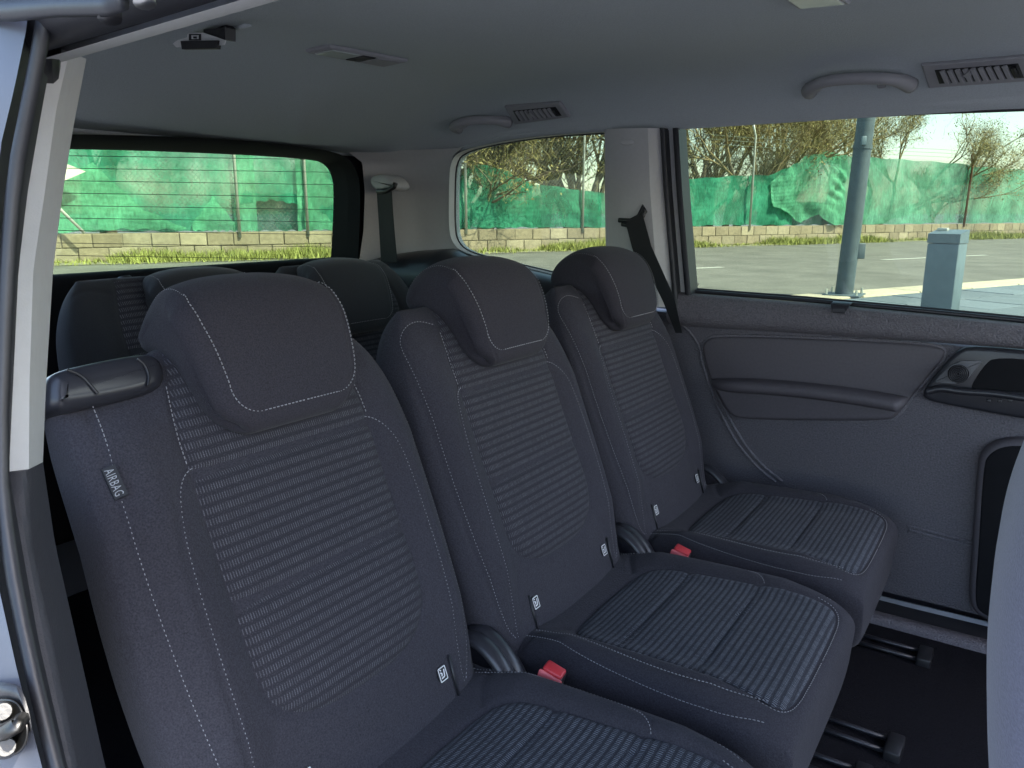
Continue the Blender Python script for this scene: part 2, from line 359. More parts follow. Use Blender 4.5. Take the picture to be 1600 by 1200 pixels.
MT['leafo'] = mat('olive_leaves', (0.23, 0.20, 0.075), 0.8, var=0.45, vscale=2.5)
MT['far'] = mat('far_scrub', (0.12, 0.12, 0.05), 0.9, var=0.3, vscale=0.3)
MT['panel'] = mat('pale_sign_face', (0.62, 0.62, 0.50), 0.6, var=0.05)

# ground: one sheet with a dip where the car stands
def axis_pts(a, b, fine, far):
    x = list(np.arange(a, b + 1e-6, fine)); s = fine
    while x[-1] < far: s *= 1.5; x.append(x[-1] + s)
    s = fine
    while x[0] > -far: s *= 1.5; x.insert(0, x[0] - s)
    return np.array(x)
gx = axis_pts(-6, 6, 0.5, 600); gy = axis_pts(-3, 7, 0.5, 600)
GX, GY = np.meshgrid(gx, gy, indexing='ij')
q = np.clip((np.maximum(-GX - 2.0, GY - 1.4)) / 2.4, 0, 1); GZZ = GZ * (q * q * (3 - 2 * q))
MT['yard'] = mat('grey_yard_surface', (0.150, 0.155, 0.170), 0.9, var=0.2, vscale=8, bump=0.4, bscale=60, bdist=0.006)
o = MB().grid(np.stack([GX, GY, GZZ], -1)).build('ground', MT['yard']); tag(o, kind='structure')

def strip(name, w0, w1, t0, t1, z, m, nt_=40, th=None):
    P = np.array([[rp(w, t, z) for w in (w0, w1)] for t in np.linspace(t0, t1, nt_)])
    return MB().grid(P).build(name, m)
WK = -3.15       # kerb line (road side of the pavement)
o = strip('road', WK - 0.42, -11.35, -40, 90, GZ + 0.004, MT['asphalt']); tag(o, kind='structure')
o = strip('verge_soil', -11.35, -14.5, -40, 90, GZ + 0.010, MT['soil']); tag(o, kind='structure')
lm = MB()
for t in np.arange(-30, 60, 6.2):
    P = np.array([[rp(w, a, GZ + 0.008) for w in (-6.60, -6.72)] for a in (t + 3.2, t + 6.0)]); lm.grid(P)
tag(lm.build('lane_line', MT['line']), kind='structure')
# pavement with slabs and kerb stones
pv = strip('pavement', WK + 3.2, WK, 1.5, 14, GZ + 0.004, MT['mortar']); tag(pv, kind='structure')
slabs = {}
for i in range(6):
    for j in range(22):
        w1 = WK + 0.03 + i * 0.5; t0 = 2.0 + j * 0.5 + (0.25 if i % 2 else 0)
        c = rp(w1 + .25, t0 + .25)
        if c[1] < 3.9 or c[0] < -3.5: continue
        zz = GZ + 0.012 + rng.uniform(-.002, .002)
        A = np.array([[rn[0], rn[1], 0], [rd[0], rd[1], 0], [0, 0, 1]])
        MB().box((-.242, -.242, -.02), (.242, .242, 0.012), 0.006, (A, (c[0], c[1], zz))).build('paving_slab', MT['paving'], pv, smooth=False)
kb = thing('kerb', 'pale stone kerb strip between the blue grey pavement and the road', 'kerb', rp(WK - .2, 8, GZ))
for j in range(26):
    c = rp(WK - 0.19, -2 + j * 0.8 + .4); A = np.array([[rn[0], rn[1], 0], [rd[0], rd[1], 0], [0, 0, 1]])
    MB().box((-.18, -.394, -.05), (.18, .394, .03 + rng.uniform(-.003, .003)), 0.012, (A, (c[0], c[1], GZ))).build('kerb_stone', MT['kerb'], kb, smooth=False)

# block wall behind the verge
WW = -12.2
wall = thing('block_wall', 'low tan concrete block wall under the green netting fence', 'wall', rp(WW, 10, GZ))
MB().box((-.085, -16, -.1), (.085, 24, .425), 0, (np.array([[rn[0], rn[1], 0], [rd[0], rd[1], 0], [0, 0, 1]]), rp(WW, 10, GZ))).build('wall_core', MT['mortar'], wall, smooth=False)
A3 = np.array([[rn[0], rn[1], 0], [rd[0], rd[1], 0], [0, 0, 1]])
bme = []
for k in range(6):
    L = 0.40; j = rng.uniform(-.006, .006, 3)
    b = MB().box((-.1, -.193, 0), (.1 + j[0], .193, .196), 0.008); bme.append(b)
cnt = 0
for r_ in range(2):
    for j in range(90):
        t = -6 + j * 0.402 + (0.2 if r_ else 0)
        p = rp(WW, t)
        s_ = (p - CAM); dz = s_ @ _F; sx = CX + FPX * (s_ @ _R) / max(dz, .1)
        if dz < 1 or sx < 40 or sx > 1660: continue
        b = bme[int(rng.integers(6))]; m = MT['block'] if rng.random() < .7 else MT['block2']
        v = np.array(b.v) @ A3 + np.array([p[0], p[1], GZ + 0.012 + r_ * 0.207]) + np.append(rn * rng.uniform(-.004, .006), rng.uniform(-.003, .003))
        obj('concrete_block', v, b.f, m, wall, smooth=False); cnt += 1

# fence with posts, wire and netting
fence = thing('netting_fence', 'chain link fence hung with torn green shade netting above the block wall', 'fence', rp(WW, 10, GZ + .44))
ZF = GZ + 0.435
def px_t(x, y=360):   # fence position seen at a given picture column
    p = onp((rn[0], rn[1], 0), WW, x, y); return p[:2] @ rd
for x, m, tilt in ((372, 'postg', .0), (478, 'postg', .0), (724, 'postg', 0), (1165, 'postg', -.0), (1500, 'rust', .05), (905, 'postg', 0), (60, 'postg', 0)):
    t = px_t(x); top = 1.62 if m == 'rust' else 2.0
    mb = MB().tube([rp(WW + .12, t - tilt, ZF - .1), rp(WW + .12, t + tilt * .4, ZF + top), rp(WW + .12, t + tilt * .4 - .02, ZF + top + .02), rp(WW + .14, t - .12, ZF + top + .26)], 0.026 if m == 'postg' else .03, 8)
    mb.build('fence_post', MT[m], fence)
wm = MB(); tA, tB = px_t(40), px_t(1640)
dstep = 0.075; Hh = 1.7
for t in np.arange(tA, tB, dstep):
    for sg in (1, -1):
        a, b = rp(WW, t, ZF), rp(WW, t + sg * Hh * 0.9, ZF + Hh); w = np.array([rd[0], rd[1], 0]) * .0022; n_ = np.append(rn, 0) * .0022
        wm.add([a - w, a + w, a + n_, b - w, b + w, b + n_], [(0, 1, 4, 3), (1, 2, 5, 4), (2, 0, 3, 5)])
wm.build('wire_mesh', MT['wire'], fence, smooth=False, kind='stuff')
bw = MB()
for h in (1.78, 1.88, 1.97):
    bw.tube([rp(WW + .02, t, ZF + h + .01 * math.sin(t * 1.3)) for t in np.linspace(tA, tB, 60)], 0.004, 4)
bw.build('top_wire', MT['wire'], fence)
def fbm(t, z, s, k=4):
    v = np.zeros_like(t); a = 1.0
    r = np.random.default_rng(s)
    for i in range(k):
        f = 2 ** i; ph = r.uniform(0, 6, 4); v += a * (np.sin(t * 2.3 * f + ph[0] + 1.3 * np.sin(z * 2 * f + ph[1])) * np.sin(z * 1.7 * f + ph[2] + np.sin(t * f + ph[3]))); a *= .55
    return v
def net(x0, x1, z0, z1, seed, m, amp=.05, off=.03, nt_=130, nz=56):
    """z0,z1: lists of heights above the wall along the panel"""
    ta, tb = px_t(x0), px_t(x1); u = np.linspace(0, 1, nt_); v = np.linspace(0, 1, nz)
    U, V = np.meshgrid(u, v, indexing='ij')
    lo = np.interp(u, np.linspace(0, 1, len(z0)), z0); hi = np.interp(u, np.linspace(0, 1, len(z1)), z1)
    lo = lo + .012 * np.sin(u * 37 + seed); hi = hi + .012 * np.sin(u * 29 + seed * 2)
    T = ta + (tb - ta) * U; Zz = lo[:, None] + (hi - lo)[:, None] * V
    D = off + amp * .8 * fbm(T * .7, Zz * .8, seed, 3) + amp * .16 * fbm(T * 5, Zz * .8, seed + 1, 2) + amp * .22 * np.sin((T * 1.5 + Zz * 5) * 4 + seed + 2 * fbm(T * .6, Zz * .6, seed + 8, 2)) * np.clip(fbm(T, Zz, seed + 5, 2), 0, 1) + amp * .02 * np.sin(Zz * 75 + 3 * np.sin(T * 2))
    P = rn[None, None, :] * (WW + D)[..., None] + rd[None, None, :] * T[..., None]
    P = np.concatenate([P, (ZF + Zz)[..., None]], -1)
    MB().grid(P).build('shade_net', MT[m], fence)
net(60, 378, [.0, .02, .0, .03], [1.9, 1.9, 1.85, 1.9], 1, 'netA', .05)
net(85, 290, [.0, .05, .03], [.75, 1.0, .35, .05], 2, 'netB', .05, .08)
net(300, 372, [.02, .0], [.12, .55, .05], 9, 'netB', .04, .08)
net(374, 480, [.42, .5, .4], [1.9, 1.85, 1.9], 3, 'netA', .02)
net(366, 490, [.0, .0], [.6, .6], 31, 'netC', .01, -.08)
net(374, 402, [.0, .0], [1.9, 1.9], 12, 'netB', .04, .08)
net(465, 560, [.0, .02], [1.9, 1.9], 4, 'netB', .07, .06)
net(480, 720, [.0, .0], [1.9, 1.4, .6], 5, 'netA', .05)
net(690, 830, [.0, .0, .02], [.55, 1.2, 1.1, .86], 6, 'netA', .06)
net(735, 935, [.02, .0], [.4, .6, .5, .8, .75, .65], 7, 'netA', .05, .08)
net(820, 1070, [.02, .0, .0], [.86, .72, .67, .67], 8, 'netA', .05)
net(1050, 1235, [.0, .02, .0], [1.0, 1.05, 1.12, 1.15, 1.4], 10, 'netA', .06)
net(1195, 1312, [.45, .3, .05, .25, .0, .0], [1.0, 1.6, 1.75, 1.7], 11, 'netB', .14, .16)
net(1185, 1310, [.0, .0], [.55, .55], 32, 'netC', .01, -.08)
net(1290, 1505, [.0, .0, .02], [1.68, 1.66, 1.62], 13, 'netD', .03)
net(1495, 1700, [.0, .0], [1.58, 1.52], 14, 'netD', .03)

# verge grass
gm = MB(); NB = 26000
tg = rng.uniform(px_t(30), px_t(1680), NB); wg = WW + .12 + np.abs(rng.normal(0, .36, NB)); wg = np.minimum(wg, -11.25 + rng.normal(0, .06, NB))
dens = np.sin(tg * .9) + np.sin(tg * 2.3 + 1) * .7 + np.sin(tg * 5.1) * .4
for t, w, d in zip(tg, wg, dens):
    if d < -0.15 and rng.random() < .8: continue
    h = rng.uniform(.03, .13) * max(.4, 1.15 + .55 * d); b = rp(w, t, GZ + .008); a = rng.uniform(0, 2 * PI); dx = np.array([math.cos(a), math.sin(a), 0]) * rng.uniform(.006, .014)
    le = np.array([rng.normal(0, .4), rng.normal(0, .4), 1]) * h
    gm.add([b - dx, b + dx, b + le * .6 + dx * .6, b + le * 1.0], [(0, 1, 2), (0, 2, 3)])
o = gm.build('verge_grass', MT['grass'], None, smooth=False); tag(o, kind='stuff')

# trees behind the fence
def tree(name, label, w, t, height, seed, mt, spread=0.55, depth=6, leaves=0, leafm=None, trunk_r=.11, droop=0.0, lean=(0, 0), thin=.62, group=None, stems=1, leaf=.05):
    r = np.random.default_rng(seed); root = thing(name, label, 'tree', rp(w, t, GZ), group)
    tm = MB(); cm = MB(); tips = []
    def br(p, d, L, rad, k):
        n = 4 if k < 3 else 3; pts = [p]
        for i in range(n - 1):
            d = d + r.normal(0, .13, 3) + np.array([0, 0, -droop * (k / depth) + .04]); d /= np.linalg.norm(d); pts.append(pts[-1] + d * L / (n - 1))
        rr = np.linspace(rad, rad * .68, n)
        (tm if k < 2 else cm).tube(pts, rr, 7 if k < 2 else (4 if k < 4 else 3), cap=False)
        if k >= depth: tips.append(pts[-1]); return
        if k >= depth - 2: tips.append(pts[1])
        nb = int(r.integers(2, 4)) if k < 4 else int(r.integers(2, 5))
        for i in range(nb):
            a = r.uniform(0, 2 * PI); e = np.array([math.cos(a), math.sin(a), r.uniform(-.2, .5)]); nd = d + e * spread * r.uniform(.6, 1.3); nd /= np.linalg.norm(nd)
            st = pts[-1] if i == 0 else pts[int(r.integers(1, n))]
            br(st, nd, L * r.uniform(.62, .86), max(rad * thin * r.uniform(.85, 1.15), .0055), k + 1)
    for s_ in range(stems):
        d0 = np.array([lean[0] + r.normal(0, .15) * (stems > 1) * 2, lean[1] + r.normal(0, .15) * (stems > 1) * 2, 1.0]); d0 /= np.linalg.norm(d0)
        br(rp(w, t, GZ) + np.append(r.normal(0, .12, 2) * (stems > 1), -.05), d0, height * .26, trunk_r, 0)
    tm.build('trunk', MT['bark'], root); cm.build('branches', MT[mt], root)
    if leaves:
        lm_ = MB(); tips = np.array(tips)
        for i in range(leaves):
            p = tips[int(r.integers(len(tips)))] + r.normal(0, .14, 3); a, b = r.normal(0, 1, 3), r.normal(0, 1, 3); a /= np.linalg.norm(a); b -= a * (a @ b); b /= np.linalg.norm(b)
            s_ = leaf * r.uniform(.6, 1.4)
            if i % 3: a = a * np.array([1, 1, .6]) + np.array([0, 0, .5]); lm_.add([p - a * s_ * 2.2 - b * .004, p - a * s_ * 2.2 + b * .004, p + a * s_ * 2.2 + b * .002], [(0, 1, 2)])
            else: lm_.add([p - a * s_ * .6, p + b * s_ * .25, p + a * s_ * .6, p - b * s_ * .25], [(0, 1, 2, 3)])
        lm_.build('crown', MT[leafm], root, smooth=False)
    return root
G = 'trees behind the netting fence'
def tb(x, w):
    p = onp((rn[0], rn[1], 0), w, x, 345); return p[:2] @ rd
for i, (x, w, h, mt, sp, dp, lv, st) in enumerate((
    (150, -15.5, 4.5, 'twig', .6, 5, 1500, 2), (745, -14.0, 4.2, 'bark', .6, 6, 0, 3), (848, -14.6, 5.0, 'twig', .55, 6, 2200, 1),
    (925, -13.6, 4.8, 'bark', .5, 6, 0, 3), (1085, -14.2, 4.4, 'bark', .6, 6, 0, 2), (1140, -15.2, 5.2, 'twig', .55, 6, 2500, 2),
    (790, -16.2, 5.0, 'twig', .6, 6, 4000, 2), (700, -15.0, 4.6, 'bark', .6, 6, 1500, 3), (895, -16.5, 5.2, 'bark', .55, 6, 3000, 3),
    (1105, -16.8, 5.2, 'twig', .6, 6, 4000, 2), (1195, -14.4, 4.6, 'twig', .6, 6, 2000, 2), (1285, -15.5, 5.0, 'twig', .62, 6, 5200, 2), (1345, -17.5, 5.2, 'twig', .6, 6, 4200, 2))):
    names = ['scrubby tree behind the netting seen at the left of the rear window', 'dark many-stemmed bare shrub tree at the left of the small quarter window',
             'forked tan tree rising in the middle of the quarter window', 'grey bare tree beside the pale window pillar in the quarter window',
             'bare dark tree at the rear end of the long door window', 'yellowish twiggy tree behind the galvanised post of the netting',
             'pale twiggy tree deep behind the quarter window, right of the thin fence post', 'bare shrub tree at the very left edge of the quarter window behind the pillar', 'dense dark twiggy tree beyond the right half of the quarter window',
             'pale twiggy tree deep behind the rear end of the long door window', 'tangled tan tree above the sagging netting in the door window', 'olive leafy tree left of the blue grey lamp post', 'olive bushy tree right of the blue grey lamp post']
    tree('roadside_tree', names[i], w * .35 - 8.5, tb(x, w * .35 - 8.5), h * 1.12, 20 + i, mt, sp, dp, lv * 3 + 7000, 'leafo', trunk_r=.10 if st > 1 else .15, stems=st, group=G)
tree('distant_tree', 'small round bare tree far beyond the netting under white sky', -34, tb(1455, -34), 5.2, 51, 'twig', .6, 6, 1200, 'leafo', trunk_r=.14, stems=3, leaf=.06)
tree('roadside_shrub', 'thin bare shrub above the netting at the right edge of the door window', -15.5, tb(1612, -15.5), 4.4, 64, 'bark', .5, 5, 150, 'leafo', trunk_r=.05, stems=2, group=G)

# lamp post
pb = onz(GZ, 1318, 466)
lp = thing('lamp_post', 'weathered blue grey steel lamp post standing on the pavement outside the door window', 'lamp post', (pb[0], pb[1], GZ))
tp = pb + np.array([0.10, 0.03, 3.4]); tp0 = pb + np.array([0, 0, .02])
ax = (tp - tp0) / np.linalg.norm(tp - tp0)
MB().tube([tp0 + ax * s_ for s_ in (0, .4, 1.2, 3.4)], [.074, .073, .071, .062], 24).build('pole', MT['bluegrey'], lp, sharp=50)
MB().box((pb[0] - .15, pb[1] - .15, GZ + .02), (pb[0] + .15, pb[1] + .15, GZ + .04), .004).build('base_plate', MT['bluegrey'], lp)
for sx in (-1, 1):
    for sy in (-1, 1):
        MB().tube([(pb[0] + sx * .12, pb[1] + sy * .12, GZ + .04), (pb[0] + sx * .12, pb[1] + sy * .12, GZ + .085)], .011, 6).build('anchor_bolt', MT['postg'], lp, sharp=40)
A0 = np.array([_R, _Fl, [0, 0, 1.0]])
c = tp0 + ax * .38; MB().box((.05, -.05, -.06), (.115, .05, .07), .006, (A0, c)).build('junction_box', MT['bluegrey'], lp)
c = tp0 + ax * 1.28; MB().box((-.05, -.085, -.035), (-.01, -.06, .035), .004, (A0, c)).build('clip', MT['cabinet'], lp)
MB().tube([tp0 + ax * 1.22, tp0 + ax * 1.25], .077, 24).build('band', MT['bluegrey'], lp, sharp=50)
# cabinet post
cb = onz(GZ, 1466, 500); cl = cb
cbt = thing('cabinet_post', 'square pale blue grey steel service post with a sloped cap beside the lamp post', 'service post', (cb[0], cb[1], GZ))
Ac = np.array([[math.cos(.18), math.sin(.18), 0], [-math.sin(.18), math.cos(.18), 0], [0, 0, 1]]) @ np.eye(3)
th = -0.26; Ac = np.array([[math.cos(th), math.sin(th), 0], [-math.sin(th), math.cos(th), 0], [0, 0, 1]])
MB().box((-.10, -.075, .0), (.10, .075, .52), .006, (Ac, cb)).build('body', MT['cabinet'], cbt)
P_ = [(-.102, -.077), (.102, -.077), (.102, .077), (-.102, .077)]
MB().loft([[cb + np.array([x_, y_, z_]) @ Ac for (x_, y_), z_ in zip(P_, zz_)] for zz_ in ((.523,) * 4, (.585, .585, .612, .612))]).build('cap', MT['cabinet'], cbt, smooth=False)
MB().box((-.085, .02, .60), (-.02, .06, .622), .004, (Ac, cb)).build('cap_hinge', MT['postg'], cbt)
MB().box((-.108, -.03, .2), (-.10, .03, .34), .002, (Ac, cb)).build('lock_plate', MT['cabinet'], cbt)
# arrow board seen at the left of the rear window
ar = [onp((rn[0], rn[1], 0), WW + .35, x, y) for x, y in ((60, 240), (104, 256), (134, 268), (104, 281), (60, 292))]
at = thing('arrow_board', 'pale pointed board on a leaning pole at the left of the rear window', 'sign', (ar[0][0], ar[0][1], GZ))
nn = np.append(rn, 0) * .02
MB().loft([[p - nn for p in ar], [p + nn for p in ar]]).build('board_face', MT['panel'], at, smooth=False)
e0 = onp((rn[0], rn[1], 0), WW + .3, 85, 318); e1 = onp((rn[0], rn[1], 0), WW + .3, 132, 364)
MB().tube([e0 + (e0 - e1) * .5, e0, e1], .022, 8).build('leaning_pole', MT['postg'], at)

# ================================================================== THE CAR
van = thing('minivan', 'minivan cabin seen through its open side door, pale roof lining and dark trim', 'car', (0, 0, 0))
YD = 0.76
# headliner
hx = np.r_[np.linspace(-1.03, -.3, 40), np.linspace(-.25, 2.0, 30)]; hy = np.linspace(-.762, .762, 61)
HX, HY = np.meshgrid(hx, hy, indexing='ij')
def zceil(x, y):
    q = np.clip((-x - .45) / .57, 0, 1); zc = 1.715 - .130 * (q * q * (3 - 2 * q)) - .012 * np.clip(x - .8, 0, 2) ** 2
    a = np.abs(y) / .76
    side = .107 * a ** 9 * (1 - .75 * q)
    crease = .016 * np.exp(-((y - (.36 - .75 * (x + .95))) / .028) ** 2) * np.clip((y - .02) / .15, 0, 1) * np.clip((x + .98) / .12, 0, 1) * np.clip((-x - .55) / .3, 0, 1)
    return zc - side - crease
o = MB().grid(np.stack([HX, HY, zceil(HX, HY)], -1)).build('headliner', MT['headl'], van)
# outer skin: roof and far side, so light only comes in through openings
oy = np.linspace(-.86, .90, 9); ox = np.linspace(-1.16, 2.15, 9); OX, OY = np.meshgrid(ox, oy, indexing='ij')
MB().grid(np.stack([OX, OY, 1.79 - .10 * (np.abs(OY) / .9) ** 4 - .07 * np.clip(-OX - .7, 0, 1)], -1)).build('roof_panel', MT['paint'], van)
MB().box((-1.16, .885, .25), (2.1, .93, 1.19), .01).build('side_panel', MT['paint'], van)
MB().box((-1.2, -.88, .25), (-1.12, .88, 1.10), .01).build('tailgate_panel', MT['paint'], van)
MB().box((2.05, -.88, .25), (2.12, .88, 1.1), .01).build('dashboard', MT['black'], van)
MB().box((-1.12, -.84, .34), (2.05, .885, .405), .005).build('floor_pan', MT['black'], van)
MB().box((-1.12, -.80, .405), (2.05, .74, .525), .004).build('floor_carpet', MT['carpet'], van)
MB().box((-1.12, -.90, .25), (-.12, -.845, 1.62), .01).build('quarter_panel', MT['paint'], van)
MB().box((1.32, -.90, .25), (2.05, -.85, 1.14), .01).build('front_door_panel', MT['paint'], van)

MB().box((-1.10, -.83, .42), (.02, -.785, 1.16), .012).build('near_side_trim', MT['black'], van)
MB().box((-1.075, -.86, .70), (-1.0, .66, 1.282), .018).build('tailgate_trim', MT['frame'], van)
def ruled(pa, pb, n=6, bulge=None):
    pa = np.asarray(pa, float); pb = np.asarray(pb, float); k = max(len(pa), len(pb)) * 4
    pa = resample(pa, k); pb = resample(pb, k); u = np.linspace(0, 1, n)
    P = pa[:, None, :] * (1 - u)[None, :, None] + pb[:, None, :] * u[None, :, None]
    if bulge is not None: P = P + (4 * u * (1 - u))[None, :, None] * np.asarray(bulge, float)[None, None, :]
    return P
def shell(P, off):
    """give a grid patch a back so that it has thickness"""
    P = np.asarray(P, float); Q = P + np.asarray(off, float); a, b = P.shape[:2]
    mb = MB().grid(P); mb.grid(Q)
    def rim(A, B): mb.grid(np.stack([A, B], 0))
    rim(P[0], Q[0]); rim(P[-1], Q[-1]); rim(P[:, 0], Q[:, 0]); rim(P[:, -1], Q[:, -1]); return mb

# ---- far side windows (glass 3 mm panes)
def pane(name, P, m, off): 
    P = np.asarray(P, float); Q = P + np.asarray(off, float)
    return MB().loft([P, Q]).build(name, m, van, smooth=False)
dw = [ony(.80, x, y) for x, y in ((1040, 185), (1700, 150), (1700, 540), (1040, 480))]
# rear window pane, quarter pane
rw = [onx(-1.08, x, y) for x, y in ((40, 205), (560, 225), (560, 430), (40, 470))]
o = pane('rear_window', rw, MT['glass'], (-.004, 0, 0))
qw = [ony(.752, x, y) for x, y in ((690, 215), (950, 190), (965, 470), (690, 440))]
pane('quarter_window', qw, MT['glass_side'], (0, .004, 0))
# defrost lines on the rear window
rwo = van.children[-2]
dl = MB()
for k in range(9):
    y = 244 + k * 19.5; a = onx(-1.074, 88, y - 1); b = onx(-1.074, 548, y + 6)
    dl.tube([a, b], .0007, 4)
dl.build('heating_wires', MT['seal'], o)
# rear window frame: black rounded border (right side and top)
inn = [(60, 229), (200, 231), (330, 236), (430, 241), (505, 247), (527, 256), (538, 275), (540, 300), (538, 360), (534, 430)]
out = [(60, 209), (200, 211), (330, 216), (450, 225), (526, 237), (550, 252), (562, 280), (563, 310), (561, 370), (559, 430)]
Pi = [onx(-1.03, *p) for p in inn]; Po = [onx(-.965, *p) for p in out]
MB().box((-1.07, -.86, 1.575), (-1.035, .75, 1.78), .005).build('rear_header', MT['headl'], van)
MB().box((-1.07, .60, 1.0), (-1.04, .80, 1.72), .005).build('rear_pillar_core', MT['seal'], van)
shell(ruled(smooth_poly(Pi, 2, False), smooth_poly(Po, 2, False), 5, (.008, 0, 0)), (-.05, 0, 0)).build('rear_window_frame', MT['frame'], van)
Pi2 = [onx(-1.045, *p) for p in [(x - (3 if i > 4 else 0), y + (2.5 if i < 6 else 0)) for i, (x, y) in enumerate(inn)]]
shell(ruled(smooth_poly(Pi2, 2, False), smooth_poly(Pi, 2, False), 2), (-.03, 0, 0)).build('rear_window_edge', MT['frame'], van)
# D pillar trim
da = [onx(-1.0, x, y) for x, y in ((540, 234), (566, 254), (570, 300), (568, 360), (560, 415))]
qa = [(735, 231), (716, 236), (706, 246), (703, 262), (703, 350), (706, 372), (716, 388), (735, 400)]
db = [ony(.725, x, y) for x, y in ((722, 231), (708, 243), (704, 262), (703, 300), (703, 350), (706, 374), (722, 395))]
P = ruled(da, db, 14, (-.03, .03, 0)); o = shell(P, (-.05, .06, 0)).build('rear_pillar_trim', MT['cream'], van)
# quarter window reveal (pale top/left edge, dark seal)
qi = smooth_poly([(945, 206), (850, 212), (770, 224), (722, 236), (706, 252), (704, 300), (704, 350), (707, 376), (724, 394), (770, 406), (850, 424), (950, 450)], 2, False)
Qa = np.array([ony(.728, *p) for p in qi]); Qb = Qa + np.array([0, .018, 0]); Qa = Qa + np.array([0, -.008, 0])
MB().grid(np.stack([Qa, Qb], 1)).build('quarter_window_reveal', MT['cream'], van)
MB().tube(Qb + np.array([0, .003, 0]), .003, 8).build('quarter_window_seal', MT['seal'], van)
qc = np.array([-.40, .757, 1.42]); Qo = qc + (Qb - qc) * np.array([1.9, 1, 1.7])
shell(np.stack([Qb + np.array([0, .004, 0]), Qo + np.array([0, .01, 0])], 1), (0, .02, 0)).build('window_surround', MT['headl'], van)
# lower rear side trim under the quarter window
tt = [(545, 418), (600, 400), (660, 391), (708, 388), (735, 402), (780, 413), (850, 427), (960, 455)]
ta = [ony(.70, *p) for p in tt]; tb_ = [p + np.array([.0, -.10, -.07]) for p in ta]; tc_ = [p + np.array([.0, -.08, -.5]) for p in ta]
P1 = ruled(ta, tb_, 6, (0, -.015, .02)); P2 = ruled(tb_, tc_, 4)
mb = shell(np.concatenate([P1, P2[:, 1:]], 1), (0, .05, -.01)); mb.build('rear_side_trim', MT['gloss'], van)
ts = [ony(.725, *p) for p in ((710, 386), (740, 402), (790, 416), (860, 432), (960, 458))]
MB().grid(ruled(ts, [p + np.array([0, .06, -.002]) for p in ts], 3)).build('quarter_sill', MT['gloss'], van)
# C pillar trim with belt slot
cpL = [ony(.735, x, y) for x, y in ((945, 202), (945, 300), (948, 480))]
cpR = [ony(.715, x, y) for x, y in ((1012, 200), (1016, 300), (1030, 480))]
shell(ruled(cpL, cpR, 8, (0, -.008, 0)), (0, .07, 0)).build('centre_pillar_trim', MT['cream'], van)
cp2 = [ony(.745, x, y) for x, y in ((1034, 200), (1040, 300), (1056, 480))]
shell(ruled(cpR, cp2, 4), (0, .06, 0)).build('pillar_edge_trim', MT['cream'], van)
sl_ = [(1031, 200), (1037, 300), (1053, 490)]; 
shell(ruled([ony(.738, *p) for p in sl_], [ony(.738, p[0] + 7, p[1]) for p in sl_], 3, (0, -.006, 0)), (0, .05, 0)).build('door_seal', MT['seal'], van)
shell(ruled([ony(.765, p[0] + 6, p[1]) for p in sl_], [ony(.765, p[0] + 21, p[1]) for p in sl_], 3), (0, .04, 0)).build('door_frame_strip', MT['cream'], van)
shell(ruled([ony(.752, p[0] + 20, p[1]) for p in sl_], [ony(.752, p[0] + 29, p[1]) for p in sl_], 3, (0, -.004, 0)), (0, .05, 0)).build('window_seal', MT['seal'], van)
# small cover plate on the pillar
P2_ = np.array([ony(.715, *p)[[0, 2]] for p in ((969, 217), (991, 217), (991, 227), (969, 227))])
to3 = lambda P, d: np.stack([P[:, 0], np.full(len(P), .72) - d, P[:, 1]], 1)
MB().loft(slab(smooth_poly(P2_, 2), to3, -.01, .006, .002), False).build('pillar_cover', MT['cream'], van)
# belt slot and far belt
MB().tube([ony(.712, *p) for p in ((967, 344), (985, 345), (998, 338), (1006, 322), (1008, 330), (1000, 346), (985, 352), (972, 350))], .006, 8).build('belt_slot', MT['black'], van)
def ribbon(name, a, b, m, parent, off=(0, -.0018, 0), bulge=None):
    return shell(ruled(a, b, 5, bulge), off).build(name, m, parent)
sb = thing('far_seat_belt', 'black seat belt running down from the slot in the far pale pillar', 'seat belt', tuple(ony(.71, 990, 340)))
ribbon('webbing', [ony(.706, *p) for p in ((978, 348), (990, 395), (1016, 430), (1036, 470), (1056, 520))], [ony(.70, *p) for p in ((1004, 334), (1018, 385), (1036, 425), (1054, 465), (1066, 520))], MT['webbing'], sb)
# rear belt on the D pillar
sb2 = thing('rear_seat_belt', 'black seat belt hanging from its anchor on the rear pillar', 'seat belt', tuple(ony(.61, 600, 290)))
ribbon('webbing', [ony(.60, *p) for p in ((589, 296), (592, 340), (596, 410))], [ony(.60, *p) for p in ((612, 292), (615, 340), (621, 410))], MT['webbing'], sb2)
P2_ = np.array([ony(.61, *p)[[0, 2]] for p in ((576, 276), (592, 271), (608, 276), (620, 291), (612, 299), (588, 298), (577, 290))])
to3 = lambda P, d: np.stack([P[:, 0], np.full(len(P), .64) - d, P[:, 1]], 1)
MB().loft(slab(smooth_poly(P2_, 2), to3, -.03, .03, .012), False).build('anchor_cover', MT['cream'], sb2)
MB().tube([ony(.60, *p) for p in ((590, 299), (604, 299), (616, 292), (618, 286))], .007, 8).build('anchor_slot', MT['black'], sb2)

# ---- side rail between headliner and far windows
rl = [(700, 236), (722, 231), (770, 221), (850, 210), (945, 203), (1060, 199), (1200, 190), (1400, 177), (1600, 170), (1700, 166)]
lower = np.array([ony(.762, *p) for p in rl]); upper = lower.copy(); upper[:, 1] = .742; upper[:, 2] = zceil(upper[:, 0], np.full(len(upper), .742)) + .004
P = ruled(upper, lower, 6, (0, -.004, 0)); shell(P, (0, .05, .02)).build('roof_rail_trim', MT['headl'], van)
MB().tube(smooth_poly(lower[4:] + np.array([0, .004, 0]), 1, False), .0045, 8).build('roof_rail_seal', MT['seal'], van)

